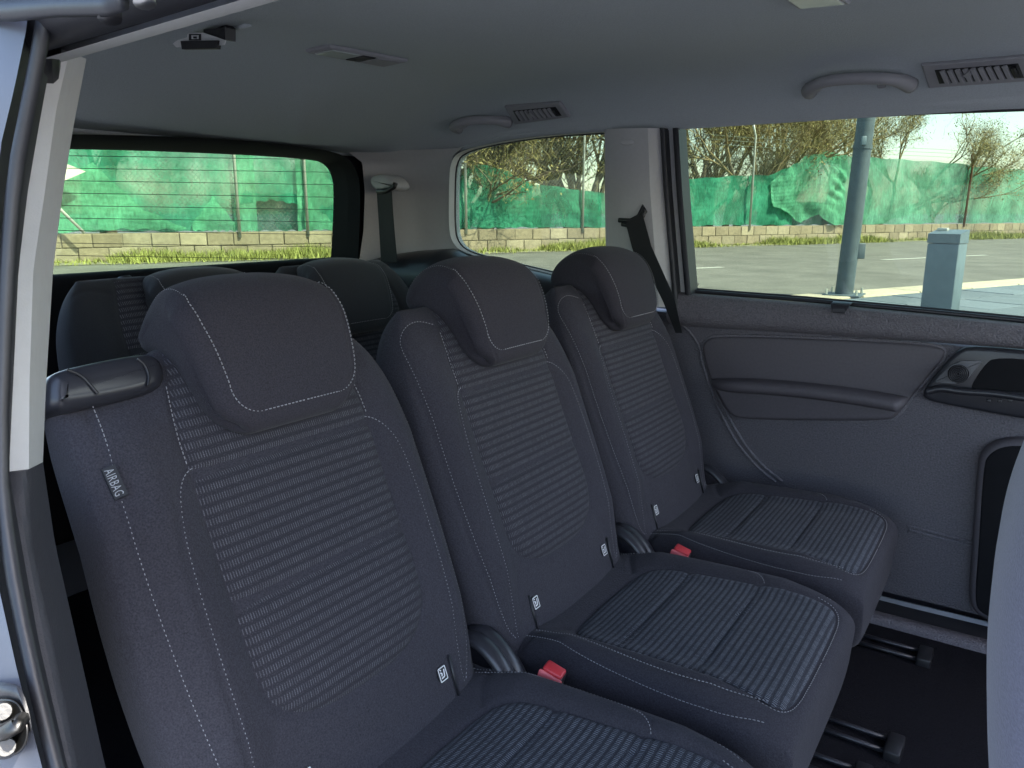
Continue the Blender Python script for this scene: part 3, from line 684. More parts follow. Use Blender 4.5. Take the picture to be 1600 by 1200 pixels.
# ---- far door
door = thing('far_side_door', 'dark grey sliding door lining with a long window on the far side', 'car door', (.3, YD, .55))
door.parent = None
def dpt(P, d, y0=YD): P = np.asarray(P, float); return np.stack([P[:, 0], np.full(len(P), y0) - d, P[:, 1]], 1)
def dpoly(px, y0=YD, it=2): return smooth_poly(np.array([ony(y0, *p)[[0, 2]] for p in px]), it)
pn = MB().loft([dw, [p + np.array([0, .004, 0]) for p in dw]]).build('window_pane', MT['glass_side'], door, smooth=False)
# upper lining, roll, main lining
belt = [(1050, 455), (1075, 460), (1250, 474), (1450, 493), (1600, 508), (1720, 520)]
b0 = np.array([ony(.765, *p) for p in belt])
prof = [(.030, .0), (.0, .004), (-.018, -.002), (-.026, -.02), (-.030, -.06), (-.028, -.085), (-.012, -.10)]
fz_ = np.interp(b0[:, 0], [0, .68, 1.0], [.78, .46, .42]); P = np.stack([b0 + np.stack([0 * fz_, dy + 0 * fz_, dz * fz_], 1) for dy, dz in prof], 1); P = np.stack([resample(P[:, j], 30) for j in range(P.shape[1])], 1)
MB().grid(P).build('upper_lining', MT['door'], door)
MB().tube(resample(b0, 20) + np.array([0, .022, .006]), .005, 8).build('window_weatherstrip', MT['gloss'], door)
MB().tube(resample(b0, 20) + np.array([0, .034, .010]), .004, 8).build('outer_weatherstrip', MT['seal'], door)
main = np.array([[-.20, .56], [2.0, .56], [2.0, 1.14], [.6, 1.14], [-.20, 1.17]])
MB().loft(slab(main, lambda P, d: dpt(P, d), -.06, .0, .004), True).build('main_lining', MT['door'], door, sharp=40)
# inset soft panel with recess line
ins = dpoly([(1098, 545), (1104, 530), (1125, 525), (1250, 528), (1400, 535), (1474, 541), (1478, 556), (1440, 600), (1403, 648), (1392, 656), (1300, 657), (1165, 655), (1142, 648), (1122, 618), (1108, 580)], YD, 2)
MB().loft(slab(inset(ins, -.006), lambda P, d: dpt(P, d), -.01, .0035, .003), False).build('panel_surround', MT['door'], door)
MB().loft(slab(ins, lambda P, d: dpt(P, d), -.01, .010, .006), False).build('soft_panel', MT['doorin'], door)
# armrest: rounded ledge with shelf shadow below
arm = [(1112, 592), (1140, 590), (1200, 592), (1290, 600), (1370, 611), (1418, 620)]
a0 = np.array([ony(YD - .012, *p) for p in arm]); k = 40; a0 = resample(smooth_poly(a0, 2, False), k)
_t = np.linspace(0, 1, k); w_ = np.clip(np.minimum(_t / .22, (1 - _t) / .035), 0, 1); w_ = np.sqrt(1 - (1 - w_) ** 2)
sec = [(0, .0), (.026, -.001), (.040, -.004), (.047, -.012), (.044, -.024), (.030, -.031), (0, -.033)]
P = np.stack([np.stack([a0[:, 0], a0[:, 1] - w_ * d * 1.0, a0[:, 2] + dz * (0.45 + .55 * w_)], 1) for d, dz in sec], 1)
MB().grid(P).build('armrest', MT['doorin'], door)
pk = dpoly([(1117, 598), (1124, 594), (1200, 598), (1300, 610), (1416, 624), (1410, 638), (1396, 652), (1380, 654), (1300, 655), (1165, 653), (1146, 648), (1134, 632)], YD - .012, 1)
MB().loft(slab(pk, lambda P, d: dpt(P, d), 0, .034, .010), False).build('armrest_base', MT['doorin'], door)
# grooves / piping on the lining
def piping(px, r, m='door', d=.002, it=2):
    MB().tube(smooth_poly([ony(YD - d, *p) for p in px], it, False), r, 8).build('moulded_ridge', MT[m], door)
piping([(1096, 560), (1110, 610), (1130, 655), (1155, 698), (1185, 732), (1212, 753)], .0035)
piping([(1100, 548), (1118, 612), (1140, 655), (1164, 696), (1192, 728), (1222, 752)], .0035)
piping([(1418, 822), (1460, 832), (1530, 850)], .0030); piping([(1420, 828), (1460, 838), (1530, 857)], .0030)
piping([(1056, 500), (1080, 520), (1095, 545), (1096, 560)], .003)
# door pull bezel with speaker, recess shade as a black plate
rec = dpoly([(1446, 604), (1470, 574), (1496, 546), (1520, 538), (1700, 556), (1700, 668), (1600, 652), (1500, 634), (1442, 622)], YD, 2)
MB().loft(slab(rec, lambda P, d: dpt(P, d), -.01, .022, .008), False).build('handle_bezel', MT['gloss'], door)
rb = dpoly([(1512, 612), (1536, 572), (1556, 556), (1700, 572), (1700, 618), (1600, 614), (1540, 608)], YD - .022, 2)
MB().loft(slab(rb, lambda P, d: dpt(P, d), 0.018, .0235, .002), False).build('recess_shade_plate', MT['frame'], door)  # flat black plate; the shade of the hollow is put into its colour
spk = dpoly([(1492, 563), (1534, 563), (1534, 567), (1505, 600), (1460, 598), (1460, 594)], YD - .022, 1)
MB().loft(slab(spk, lambda P, d: dpt(P, d), .016, .0262, .002), False).build('speaker_plate', MT['speaker'], door)
sc_ = ony(YD - .024, 1499, 581); gr = MB()
for r_ in (.0035, .007, .0105, .014, .0175):
    gr.tube([(sc_[0] + r_ * math.cos(a) * .9, YD - .0495, sc_[2] + r_ * math.sin(a)) for a in np.linspace(0, 2 * PI, 25)], .0011, 5, cap=False)
MB().tube([(sc_[0], YD - .0483, sc_[2]), (sc_[0], YD - .0488, sc_[2])], .019, 24).build('speaker_mesh', MT['frame'], door, sharp=40)
gr.build('speaker_grille', MT['gloss'], door)
lg = smooth_poly([ony(YD - .03, *p) for p in ((1448, 612), (1470, 606), (1500, 612), (1550, 614), (1620, 625), (1700, 636))], 2, False)
MB().tube(lg, .0075, 8).build('handle_ledge', MT['gloss'], door)
for x in (1545, 1562, 1578):
    MB().box(ony(YD - .045, x, 626) - np.array([.004, .003, .003]), ony(YD - .045, x, 626) + np.array([.004, .003, .003]), .001).build('switch_tab', MT['black'], door)
# lower pocket
pk = dpoly([(1538, 720), (1546, 704), (1566, 692), (1600, 690), (1720, 700), (1720, 1010), (1560, 960), (1532, 948), (1524, 930), (1530, 850)], YD, 2)
MB().loft(slab(inset(pk, -.012), lambda P, d: dpt(P, d), -.01, .030, .014), False).build('pocket_surround', MT['doorin'], door)
MB().loft(slab(pk, lambda P, d: dpt(P, d), .02, .032, .004), False).build('pocket_shade_plate', MT['frame'], door)  # the pocket's inner shade is a black plate set on the surround
# blanket clip on the belt line
c1 = ony(.735, 1312, 482)
P = np.array([[c1 + np.array([dx, .03, .012]) , c1 + np.array([dx, .0, .010]), c1 + np.array([dx * .7, -.008, -.002]), c1 + np.array([dx * .6, -.006, -.007])] for dx in np.linspace(-.020, .020, 6)])
shell(P, (0, .001, -.003)).build('belt_clip', MT['gloss'], door)
# window print (small mark in the rear lower corner)
for k in range(4):
    a = ony(.797, 1079 + k * 4, 444); MB().box(a - np.array([.0012, .0004, .0025]), a + np.array([.0012, .0004, .0025])).build('etched_mark', MT['line'], door, smooth=False)

# sill below the door
s0 = [(1300, 912), (1370, 930), (1545, 972), (1700, 1010)]
L0 = np.array([ony(.755, *p) for p in s0])
shell(np.stack([resample(L0, 8), resample(L0, 8) + np.array([0, -.006, -.008])], 1), (0, .012, -.004)).build('sill_strip', MT['alu'], van)
z1 = L0[1][2] - .006
MB().grid(np.array([[(x, .757, z1), (x, .720, z1 - .006), (x, .706, z1 - .010), (x, .700, z1 - .014)] for x in (-.3, .3, 1.0, 2.0)])).build('sill_step', MT['black'], van)
MB().grid(np.array([[(x, .704, z1 - .012), (x, .698, z1 - .004), (x, .672, z1 - .004), (x, .664, z1 - .010), (x, .662, z1 - .04)] for x in (-.3, .3, 1.0, 2.0)])).build('sill_plate', MT['door'], van)

# ---- ceiling fittings
def on_ceil(x, y, it=8):
    d = ray(x, y); t = np.linspace(.1, 4, 4000); P = CAM + d * t[:, None]
    ok = P[:, 2] > zceil(P[:, 0], np.clip(P[:, 1], -.76, .76)); return P[np.argmax(ok)] if ok.any() else P[-1]
# interior lamp
quad = [on_ceil(*p) for p in ((478, 77), (515, 69), (637, 92), (600, 100))]
q0, q1, q2, q3 = [np.array(p) for p in quad]
def on_quad(u, v, d): return (q0 * (1 - u) + q1 * u) * (1 - v) + (q3 * (1 - u) + q2 * u) * v + np.array([0, 0, -d])
def qslab(u0, u1, v0, v1, d0, d1, r=.003):
    P = smooth_poly([(u0, v0), (u1, v0), (u1, v1), (u0, v1)], 0); out_ = []
    for k, (ins_, d) in enumerate(((0, d0), (0, d1 - r), (.05, d1))):
        P2 = [(u0 + ins_ * (u1 - u0), v0 + ins_ * (v1 - v0) * .5), (u1 - ins_ * (u1 - u0), v0 + ins_ * (v1 - v0) * .5), (u1 - ins_ * (u1 - u0), v1 - ins_ * (v1 - v0) * .5), (u0 + ins_ * (u1 - u0), v1 - ins_ * (v1 - v0) * .5)]
        out_.append([on_quad(u, v, d) for u, v in P2])
    return MB().loft(out_)
lampo = qslab(0, 1, 0, 1, -.006, .007).build('interior_lamp', MT['handle'], van, smooth=False)
qslab(.15, .9, .06, .40, .004, .009, .001).build('lens', MT['lens'], lampo, smooth=False)
qslab(.15, .9, .44, .60, .004, .009, .001).build('switch', MT['gloss'], lampo, smooth=False)
qslab(.15, .9, .62, .94, .004, .009, .001).build('lens', MT['handle'], lampo, smooth=False)
q0, q1, q2, q3 = [np.array(on_ceil(*p)) for p in ((1220, -14), (1248, 6), (1330, -2), (1300, -24))]
lampo = qslab(0, 1, 0, 1, -.004, .008).build('interior_lamp', MT['handle'], van, smooth=False)
qslab(.1, .9, .08, .92, .004, .010, .001).build('lens', MT['lens'], lampo, smooth=False)
# grab handles
CN = np.array([0, -.55, -.83])
def grab(px, foot, hook=False):
    P = np.array([on_ceil(*p) for p in px]); n = len(P); s_ = np.linspace(0, 1, n); P[:, 1] = np.linspace(P[0, 1], P[-1, 1], n) * .3 + P[:, 1] * .7
    hump = np.clip(np.minimum(s_, 1 - s_) / .25, 0, 1)
    P = P + CN[None] * (.004 + .026 * hump)[:, None]
    P = resample(smooth_poly(P, 2, False), 30); s_ = np.linspace(0, 1, 30); h_ = np.clip(np.minimum(s_, 1 - s_) / .2, 0, 1)
    h = MB().tube(P, .0165 - .0050 * h_, 12).build('grab_handle', MT['handle'], van)
    for p in foot:
        c = on_ceil(*p); MB().box(c - np.array([.016, .014, .012]), c + np.array([.016, .014, .012]), .008).build('handle_foot', MT['handle'], h)
    return h
grab([(717, 198), (707, 188), (712, 178), (735, 172), (760, 172), (780, 178), (797, 189)], [(720, 194), (792, 187)])
h2 = grab([(1266, 140), (1264, 128), (1285, 106), (1330, 101), (1380, 101), (1405, 110), (1424, 130)], [(1270, 136), (1418, 128)])
c = on_ceil(1378, 128); MB().box(c - np.array([.008, .008, .012]), c + np.array([.008, .006, .010]), .004).build('coat_hook', MT['handle'], h2)
# air vents
def vent(px, nsl):
    P = [np.array(on_ceil(*p)) for p in px]
    a, b, c, d = P
    f = lambda u, v, e: (a * (1 - u) + b * u) * (1 - v) + (d * (1 - u) + c * u) * v + np.array([0, -e * .75, -e * .65])
    def sl(u0, u1, v0, v1, d0, d1, r=.003):
        return MB().loft([[f(u, v, dd) for u, v in ((u0 + i, v0 + i * 1.6), (u1 - i, v0 + i * 1.6), (u1 - i, v1 - i * 1.6), (u0 + i, v1 - i * 1.6))] for i, dd in ((0, d0), (0, d1 - r), (.02, d1))])
    h = sl(0, 1, 0, 1, -.02, .010).build('air_vent', MT['handle'], van, smooth=False)
    sl(.12, .90, .22, .82, .004, .0112, .001).build('opening', MT['black'], h, smooth=False)
    for k in range(nsl):
        u = .17 + .58 * k / (nsl - 1)
        MB().loft([[f(uu, vv, .0155) for uu, vv in ((u, .24), (u + .035, .24), (u + .048, .80), (u + .013, .80))], [f(uu, vv, .008) for uu, vv in ((u + .03, .24), (u + .06, .24), (u + .075, .80), (u + .045, .80))]]).build('slat', MT['handle'], h, smooth=False)
    sl(.82, .87, .32, .72, .008, .0165, .001).build('thumbwheel', MT['black'], h, smooth=False)
    u = .38
    MB().loft([[f(uu, vv, .018) for uu, vv in ((u, .46), (u + .07, .28), (u + .08, .46), (u + .03, .62))], [f(uu, vv, .008) for uu, vv in ((u, .46), (u + .07, .28), (u + .08, .46), (u + .03, .62))]]).build('tab', MT['handle'], h, smooth=False)
vent(((790, 164), (876, 157), (892, 180), (806, 192)), 8)
vent(((1440, 98), (1606, 84), (1622, 122), (1452, 134)), 9)
# centre belt stowed in the roof: black tongue with a white tag
tc0 = on_ceil(312, 55)
bk = thing('roof_belt_buckle', 'black belt tongue with a white printed tag stowed under the roof lining', 'seat belt', tuple(tc0))
def bp_(x, y, k=0.0): return onp((0, 1, 0), tc0[1] - .02 - k, x, y)
def plate(name, px, m, k, th, it=0):
    P = np.array([bp_(x, y, k) for x, y in px]); P = smooth_poly(P, it) if it else P
    MB().loft([P, P + np.array([0, th, 0])]).build(name, m, bk, smooth=False)
plate('tag', ((268, 66), (292, 58), (293, 52), (318, 51), (352, 63), (350, 70), (330, 72), (275, 74)), MT['white'], .0, .002)
plate('tongue', ((318, 46), (352, 43), (352, 62), (318, 58)), MT['black'], -.004, .02)
plate('webbing_end', ((282, 64), (340, 63), (338, 76), (284, 77)), MT['black'], .004, .008)
plate('printed_frame', ((295, 53), (314, 53), (314, 63), (295, 63)), MT['black'], .0008, .0004)
plate('printed_square', ((299, 55), (310, 55), (310, 61), (299, 61)), MT['white'], .0014, .0004)
plate('printed_square', ((302, 57), (307, 57), (307, 60), (302, 60)), MT['black'], .002, .0004)
MB().tube([on_ceil(340, 48), on_ceil(360, 40) + np.array([0, 0, -.004])], .010, 10).build('reel_mouth', MT['black'], bk)
MB().tube([on_ceil(362, 46), on_ceil(388, 38)], .008, 10, flat=.4).build('reel_cover', MT['headl'], bk)

# ---- near door aperture: pillar trim, seals, body edge
PN = np.array([0, 1, -.2])
def pp(x, y, off=0.0): return onp(PN, -1.064 + off, x, y)
fold = [(108, 82), (87, 175), (70, 301), (52, 420), (46, 600), (45, 733)]
inner = [(135, 92), (115, 196), (98, 301), (83, 420), (72, 600), (67, 722)]
outer = [(83, 72), (60, 196), (42, 301), (28, 420), (19, 600), (13, 737)]
f_ = [pp(*p) for p in fold]; i_ = [pp(*p, .045) for p in inner]; o_ = [pp(*p, -.012) for p in outer]
P = np.concatenate([ruled(o_, f_, 5), ruled(f_, i_, 5)[:, 1:]], 1)
shell(P, (-.03, .0, 0)).build('near_pillar_trim', MT['cream'], van, sharp=28)
f2 = [(45, 733), (52, 850), (84, 1000), (125, 1200), (150, 1300)]; i2 = [(67, 722), (86, 850), (120, 1000), (165, 1200), (195, 1300)]; o2 = [(13, 737), (24, 800), (60, 1000), (104, 1200), (130, 1300)]
f_ = [pp(*p) for p in f2]; i_ = [pp(*p, .05) for p in i2]; o_ = [pp(*p, -.012) for p in o2]
P = np.concatenate([ruled(o_, f_, 5, (.004, 0, 0)), ruled(f_, i_, 5)[:, 1:]], 1)
shell(P, (-.03, .0, 0)).build('lower_pillar_trim', MT['pillarlow'], van, sharp=28)
so_ = [(50, -60), (44, 31), (22, 140), (0, 231), (-12, 420), (-20, 700), (-6, 900), (26, 1045), (66, 1200), (92, 1300)]
si_ = [(110, -60), (84, 70), (61, 196), (43, 301), (29, 420), (14, 737), (30, 830), (60, 1000), (106, 1200), (132, 1300)]
a_ = [pp(*p, -.055) for p in so_]; b_ = [pp(*p, -.014) for p in si_]
shell(ruled(a_, b_, 8, (.012, -.012, 0)), (-.06, .02, 0)).build('door_opening_seal', MT['seal'], van)
g_ = [pp(*( (np.array(p) * .45 + np.array(q) * .55)), -.052) for p, q in zip(so_, si_)]
MB().tube(smooth_poly(g_, 1, False), .0045, 8).build('seal_bead', MT['black'], van)
bo = [(-90, -60), (-90, 140), (-130, 420), (-140, 700), (-120, 1000), (-90, 1300)]
a_ = [pp(*p, -.075) for p in bo]; b_ = [pp(*p, -.060) for p in so_]
shell(ruled(a_, b_, 6, (.0, -.004, 0)), (-.05, .01, 0)).build('body_flange', MT['paint'], van)
# striker on the body flange
stp = lambda x, y, k=0.0: pp(x, y, -.068 - k)
P = smooth_poly([(-30, 1096), (8, 1090), (28, 1096), (40, 1118), (46, 1142), (40, 1168), (20, 1184), (-30, 1186)], 2)
rings = [[stp(*p, d) for p in inset(P, ii)] for ii, d in ((0, -.01), (0, .003), (1.2, .0045), (3, .005))]
st = MB().loft(rings, False).build('striker_plate', MT['strike'], van, sharp=40)
for c in ((4, 1112), (10, 1168)):
    MB().tube([stp(*c, .004), stp(*c, .012)], [.0060, .0042], 14).build('screw', MT['strike'], st, sharp=35)
MB().tube([stp(-6, 1150, .005), stp(6, 1146, .012), stp(26, 1134, .014), stp(34, 1124, .005)], .004, 8).build('striker_bar', MT['strike'], st)
P = smooth_poly([(-40, 1066), (20, 1066), (36, 1078), (50, 1130), (48, 1150), (42, 1118), (28, 1094), (-40, 1092)], 1)
MB().loft([[stp(*p, -.01) for p in P], [stp(*p, .002) for p in P]]).build('striker_gasket', MT['black'], van)
# upper rail: round moulding and lip
xr = np.linspace(-.02, 1.9, 30); bow = lambda x: .006 + .034 * (x - .13) - .02 * np.clip(x - .5, 0, 2) ** 2
MB().tube([(.10, -.775, 1.505)] + [(x, -.800, 1.522 + bow(x)) for x in np.linspace(.14, 1.9, 24)], [.012] + [.021] * 24, 14).build('rail_moulding', MT['seal'], van)
P = np.stack([np.array([(x, -.792, 1.500 + bow(x)) for x in xr]), np.array([(x, -.765, 1.506 + bow(x)) for x in xr]), np.array([(x, -.745, 1.528 + bow(x)) for x in xr]), np.array([(x, -.742, 1.60 + bow(x)) for x in xr]), np.array([(x, -.745, 1.625 + bow(x)) for x in xr])], 1)
MB().grid(P).build('near_rail_trim', MT['cream'], van)
P = np.stack([np.array([(x, -.815, 1.535 + bow(x)) for x in xr]), np.array([(x, -.86, 1.58 + bow(x)) for x in xr]), np.array([(x, -.87, 1.70 + bow(x)) for x in xr])], 1)
MB().grid(P).build('roof_flange', MT['paint'], van)
# slide-door roller arm at the top corner
ra = thing('door_roller_arm', 'dark roller arm of the open sliding door at the top left corner', 'door arm', tuple(pp(60, 12, -.12)))
def rp2(x, y, k=-.075): return pp(x, y, k)
MB().tube([rp2(-60, 14), rp2(20, 16), rp2(90, 10), rp2(170, 8), rp2(190, 0)], [.0045, .0045, .004, .004, .004], 8, flat=1.3).build('arm', MT['seal'], ra)
MB().tube([rp2(172, 30, -.07), rp2(168, -8, -.07)], .0055, 10).build('roller', MT['black'], ra)
MB().tube([rp2(172, 33, -.066), rp2(174, 22, -.066)], .003, 8).build('pin', MT['metal'], ra)
MB().tube([rp2(226, 6, -.07), rp2(224, -12, -.07)], .005, 10).build('bush', MT['metal'], ra)

# ================================================================== SEATS
AL = math.radians(20); HX0, HZ0 = 0.12, 0.78
def back3(y, s, n):     # local seat coords -> van coords (seat centre y = 0)
    y, s, n = np.broadcast_arrays(np.asarray(y, float), np.asarray(s, float), np.asarray(n, float))
    return np.stack([HX0 - math.sin(AL) * s + math.cos(AL) * n, y, HZ0 + math.cos(AL) * s + math.sin(AL) * n], -1)
def onback(x, y, off, yk):
    nrm = np.array([math.cos(AL), 0, math.sin(AL)]); H = np.array([HX0, 0, HZ0]); P = onp(nrm, H @ nrm + off, x, y)
    return np.array([P[1] - yk, (P - H) @ np.array([-math.sin(AL), 0, math.cos(AL)])])
_s = [-.09, .0, .06, .125, .2, .27, .36, .425, .47, .50, .53, .56]
_w = [.195, .205, .216, .224, .227, .226, .221, .212, .200, .186, .165, .13]
_sd = np.linspace(-.09, .56, 200); _wd = np.convolve(np.pad(np.interp(_sd, _s, _w), 8, 'edge'), np.ones(17) / 17, 'valid')
SQ = [False]
def wS(s, y=None):
    w = np.interp(s, _sd, _wd)
    if SQ[0] and y is not None: w = np.where(np.asarray(y) < 0, np.maximum(w, .222 * (np.asarray(s) > .2)), w)
    return w
S1, S0 = .535, .40
def kS(s): q = np.clip((s - S0) / (S1 - S0), 0, 1); return (1 - q ** 2.6) ** (1 / 2.6)
TF, TB = .045, .085
OUT_LINE = [(-.125, .50), (-.15, .512), (-.175, .508), (-.194, .49), (-.203, .46), (-.206, .40), (-.207, .33), (-.206, .26), (-.203, .19), (-.198, .12), (-.191, .07), (-.182, .035), (-.170, .015)]
IN_LINE = [(-.128, .397), (-.142, .392), (-.156, .375), (-.165, .345), (-.169, .30), (-.170, .25), (-.170, .19), (-.168, .13), (-.166, .09), (-.165, .055), (-.166, .015)]
LOW_ARC = [(-.118, .118), (-.132, .10), (-.14, .075), (-.142, .04), (-.142, .0)]
def mir(P): return [(-a, b) for a, b in P]
def pan_hw(s):
    a = .128 + .012 * np.clip((s - .40) / .1, 0, 1) * 0
    q = np.clip((.185 - s) / .088, 0, 1); a = a * (1 - q ** 2.8) ** (1 / 2.8)
    q2 = np.clip((s - .42) / .11, 0, 1); return a - .030 * q2 ** 1.5
PAN_S = np.r_[.097, .0985, .102, .108, .116, np.linspace(.125, .525, 60)]
PAN_OUT = np.array([(-pan_hw(s), s) for s in PAN_S[::-1]] + [(pan_hw(s), s) for s in PAN_S])
SEAMS = [[(-.128, .245), (.128, .245)], [(-.128, .388), (.128, .388)]]
def front(y, s, plain=False):
    w = wS(s, y); u = np.clip(np.abs(y) / w, 0, 1); k = kS(s)
    n = (-TF + TF * (1 - u ** 3.4) ** (1 / 3.4) * k)
    fade = np.clip((s - .0) / .12, .25, 1) * np.clip((.52 - s) / .16, 0.1, 1)
    n = n + .020 * fade * np.exp(-((np.abs(y) - .175) / .034) ** 2) * k
    n = n - .004 * np.cos(np.clip(y / .13, -1, 1) * PI / 2) * 0 + .010 * np.exp(-((s - .17) / .10) ** 2) * np.exp(-(y / .16) ** 4) - .010 * np.clip((s - .36) / .16, 0, 1) ** 1.5
    return n
def groove(y, s, lines, depth, wid):
    g = np.zeros_like(y)
    for L in lines: g = np.maximum(g, depth * np.exp(-(dist_poly(y, s, smooth_poly(L, 2, False)) / wid) ** 2))
    return g
v = np.linspace(-1, 1, 111); uF = .35 * v + .65 * np.sin(v * PI / 2)
sR = np.r_[np.linspace(-.09, .40, 104), S0 + (S1 - S0) * np.sin(np.linspace(0, PI / 2, 34))[1:] ** 1.0]
sR[-1] = S1 - 1e-4
def back_rings(out_l):
    Yg = uF[None, :] * wS(sR[:, None], uF[None, :]); Sg = np.repeat(sR[:, None], len(uF), 1)
    Nf = front(Yg, Sg) - groove(Yg, Sg, [out_l, mir(OUT_LINE), IN_LINE, mir(IN_LINE)], .0022, .0035) \
         - groove(Yg, Sg, [LOW_ARC, mir(LOW_ARC)], .0016, .003) - .004 * np.exp(-(dist_poly(Yg, Sg, PAN_OUT) / .006) ** 2)
    drop = (lambda y, s_: .034 / (1 + np.exp((y + .125) / .010)) * np.clip((s_ - .44) / .09, 0, 1)) if SQ[0] else (lambda y, s_: 0 * y)
    ub = uF[::-1][1:-1:4]
    Yb = ub[None, :] * wS(sR[:, None], ub[None, :]); Nb = -TF - TB * (1 - np.abs(ub[None, :]) ** 4) ** (1 / 4) * kS(sR)[:, None]
    return [back3(np.r_[Yg[i], Yb[i]], sR[i] - drop(np.r_[Yg[i], Yb[i]], sR[i]), np.r_[Nf[i], Nb[i]]) for i in range(len(sR))]
OUT_LINE0 = [(-.199, .50), (-.201, .44)] + OUT_LINE[5:]
BACK_R = back_rings(OUT_LINE)
SQ[0] = True; BACK_R0 = back_rings(OUT_LINE0); SQ[0] = False
# centre panel
uu = np.linspace(-1, 1, 75); Yp = uu[None, :] * pan_hw(PAN_S)[:, None]; Sp = np.repeat(PAN_S[:, None], len(uu), 1)
def panel_n(Yp, Sp):
    d = dist_poly(Yp, Sp, PAN_OUT); puff = .0065 * (1 - np.exp(-d / .007)) - .0035
    for L in SEAMS: puff = puff - .0065 * np.exp(-(dist_poly(Yp, Sp, L) / .0045) ** 2)
    return front(Yp, Sp) + puff
PANEL_P = back3(Yp, Sp, panel_n(Yp, Sp)); PANEL_UV = np.stack([Yp, Sp], -1).reshape(-1, 2)
def line3(L, lift=.0):
    L = resample(smooth_poly(L, 3, False), step=.003); y, s = L[:, 0], L[:, 1]; e = .002
    n = front(y, s) - .0012 + lift; P = back3(y, s, n)
    Ny = back3(y + e, s, front(y + e, s)) - back3(y - e, s, front(y - e, s)); Ns = back3(y, s + e, front(y, s + e)) - back3(y, s - e, front(y, s - e))
    Nn = np.cross(Ny, Ns); Nn /= np.linalg.norm(Nn, axis=1)[:, None]; Nn *= np.sign(Nn[:, :1] + 1e-9); return P, Nn
PT = [(-.130, .40), (-.1295, .43), (-.125, .46), (-.118, .49)]
def back_stitch(out_l):
    SB = MB()
    for L in (out_l, mir(OUT_LINE), IN_LINE, mir(IN_LINE)):
        P3, N3 = line3([(a - math.copysign(.0045, a), b) for a, b in L]); stitches(SB, P3, N3)
    for L in (PT, mir(PT)): P3, N3 = line3(L); stitches(SB, P3, N3)
    return SB
SB = back_stitch(OUT_LINE); SQ[0] = True; SB0 = back_stitch(OUT_LINE0); SQ[0] = False
# headrest
HP = np.array([(.022, .412), (.038, .424), (.046, .46), (.048, .51), (.040, .555), (.020, .588), (-.015, .604), (-.055, .604), (-.085, .593), (-.098, .573), (-.097, .550), (-.084, .537),
               (-.064, .532), (-.044, .524), (-.028, .506), (-.018, .478), (-.010, .44), (.004, .416)])
HPs = resample(smooth_poly(HP, 3), 90, closed=True)
def hr_w(s, n):
    r = .050; q = np.clip((.458 - s) / .054, 0, .97); return -r * (1 - np.sqrt(1 - q * q)) + .094 + .019 * np.clip((s - .42) / .12, 0, 1) ** .8 - .020 * np.clip(-n / .1, 0, 1) - .012 * np.clip((s - .57) / .03, 0, 1)
tt_ = np.linspace(-1, 1, 61); tt_ = np.sign(tt_) * (1 - (1 - np.abs(tt_)) ** 1.5); HR = []
rad = .020
for t in tt_:
    q = np.clip((np.abs(t) - .80) / .20, 0, 1); ins_ = rad * (1 - math.sqrt(max(0, 1 - q ** 2)))
    P = inset(HPs, ins_ * .95); w = hr_w(HPs[:, 1], HPs[:, 0])
    P[:, 1] -= .016 * abs(t) ** 2.6 * np.clip((HPs[:, 1] - .50) / .09, 0, 1)
    P[:, 0] += .008 * (1 - t * t) * np.clip(HPs[:, 0] / .03, 0, 1) - .002 * np.exp(-((abs(t) - .83) / .02) ** 2) * (HPs[:, 0] > .0)
    HR.append(back3(t * w, P[:, 1], P[:, 0]))
HS = MB()
# stitch line round the front face of the headrest
fr_ = HPs[(HPs[:, 0] > .018) & (HPs[:, 1] < .60)]; fr_ = fr_[np.argsort(fr_[:, 1])]
nfront = lambda q: np.interp(q, fr_[:, 1], fr_[:, 0])
tp_ = HPs[(HPs[:, 1] > .585) & (HPs[:, 0] > -.088)]; tp_ = tp_[np.argsort(tp_[:, 0])]
for sg in (-1, 1):
    pts = []
    for n_, s_ in tp_: pts.append((.86 * float(hr_w(s_, n_)), s_ - .0020 - .0108 * min(1, max(0, (s_ - .50) / .09)), n_, 0.35, 1.0, .2))
    for s_ in np.linspace(.582, .468, 30): pts.append((.86 * float(hr_w(s_, .04)), s_ - .0108 * min(1, max(0, (s_ - .50) / .09)), float(nfront(s_)) + .0028, .45, .1, 1.0))
    y0 = pts[-1][0] - .034
    for a_ in np.linspace(0, PI / 2, 14)[1:]: pts.append((y0 + .034 * math.cos(a_), .468 - .034 * math.sin(a_), float(nfront(.468 - .034 * math.sin(a_))) + .0012 + .008 * (1 - ((y0 + .034 * math.cos(a_)) / .1) ** 2) * .5, .35, -.2, 1.0))
    for y_ in np.linspace(y0, 0, 16)[1:]: pts.append((y_, .434, float(nfront(.434)) + .0012 + .008 * (1 - (y_ / .1) ** 2), 0, -.4, 1.0))
    A_ = np.array(pts); P3 = back3(sg * A_[:, 0], A_[:, 1], A_[:, 2]); N3 = back3(sg * A_[:, 3], A_[:, 4], A_[:, 5]) - back3(0, 0, 0)
    stitches(HS, P3, N3, .0050, .0033, .0011, .0010)
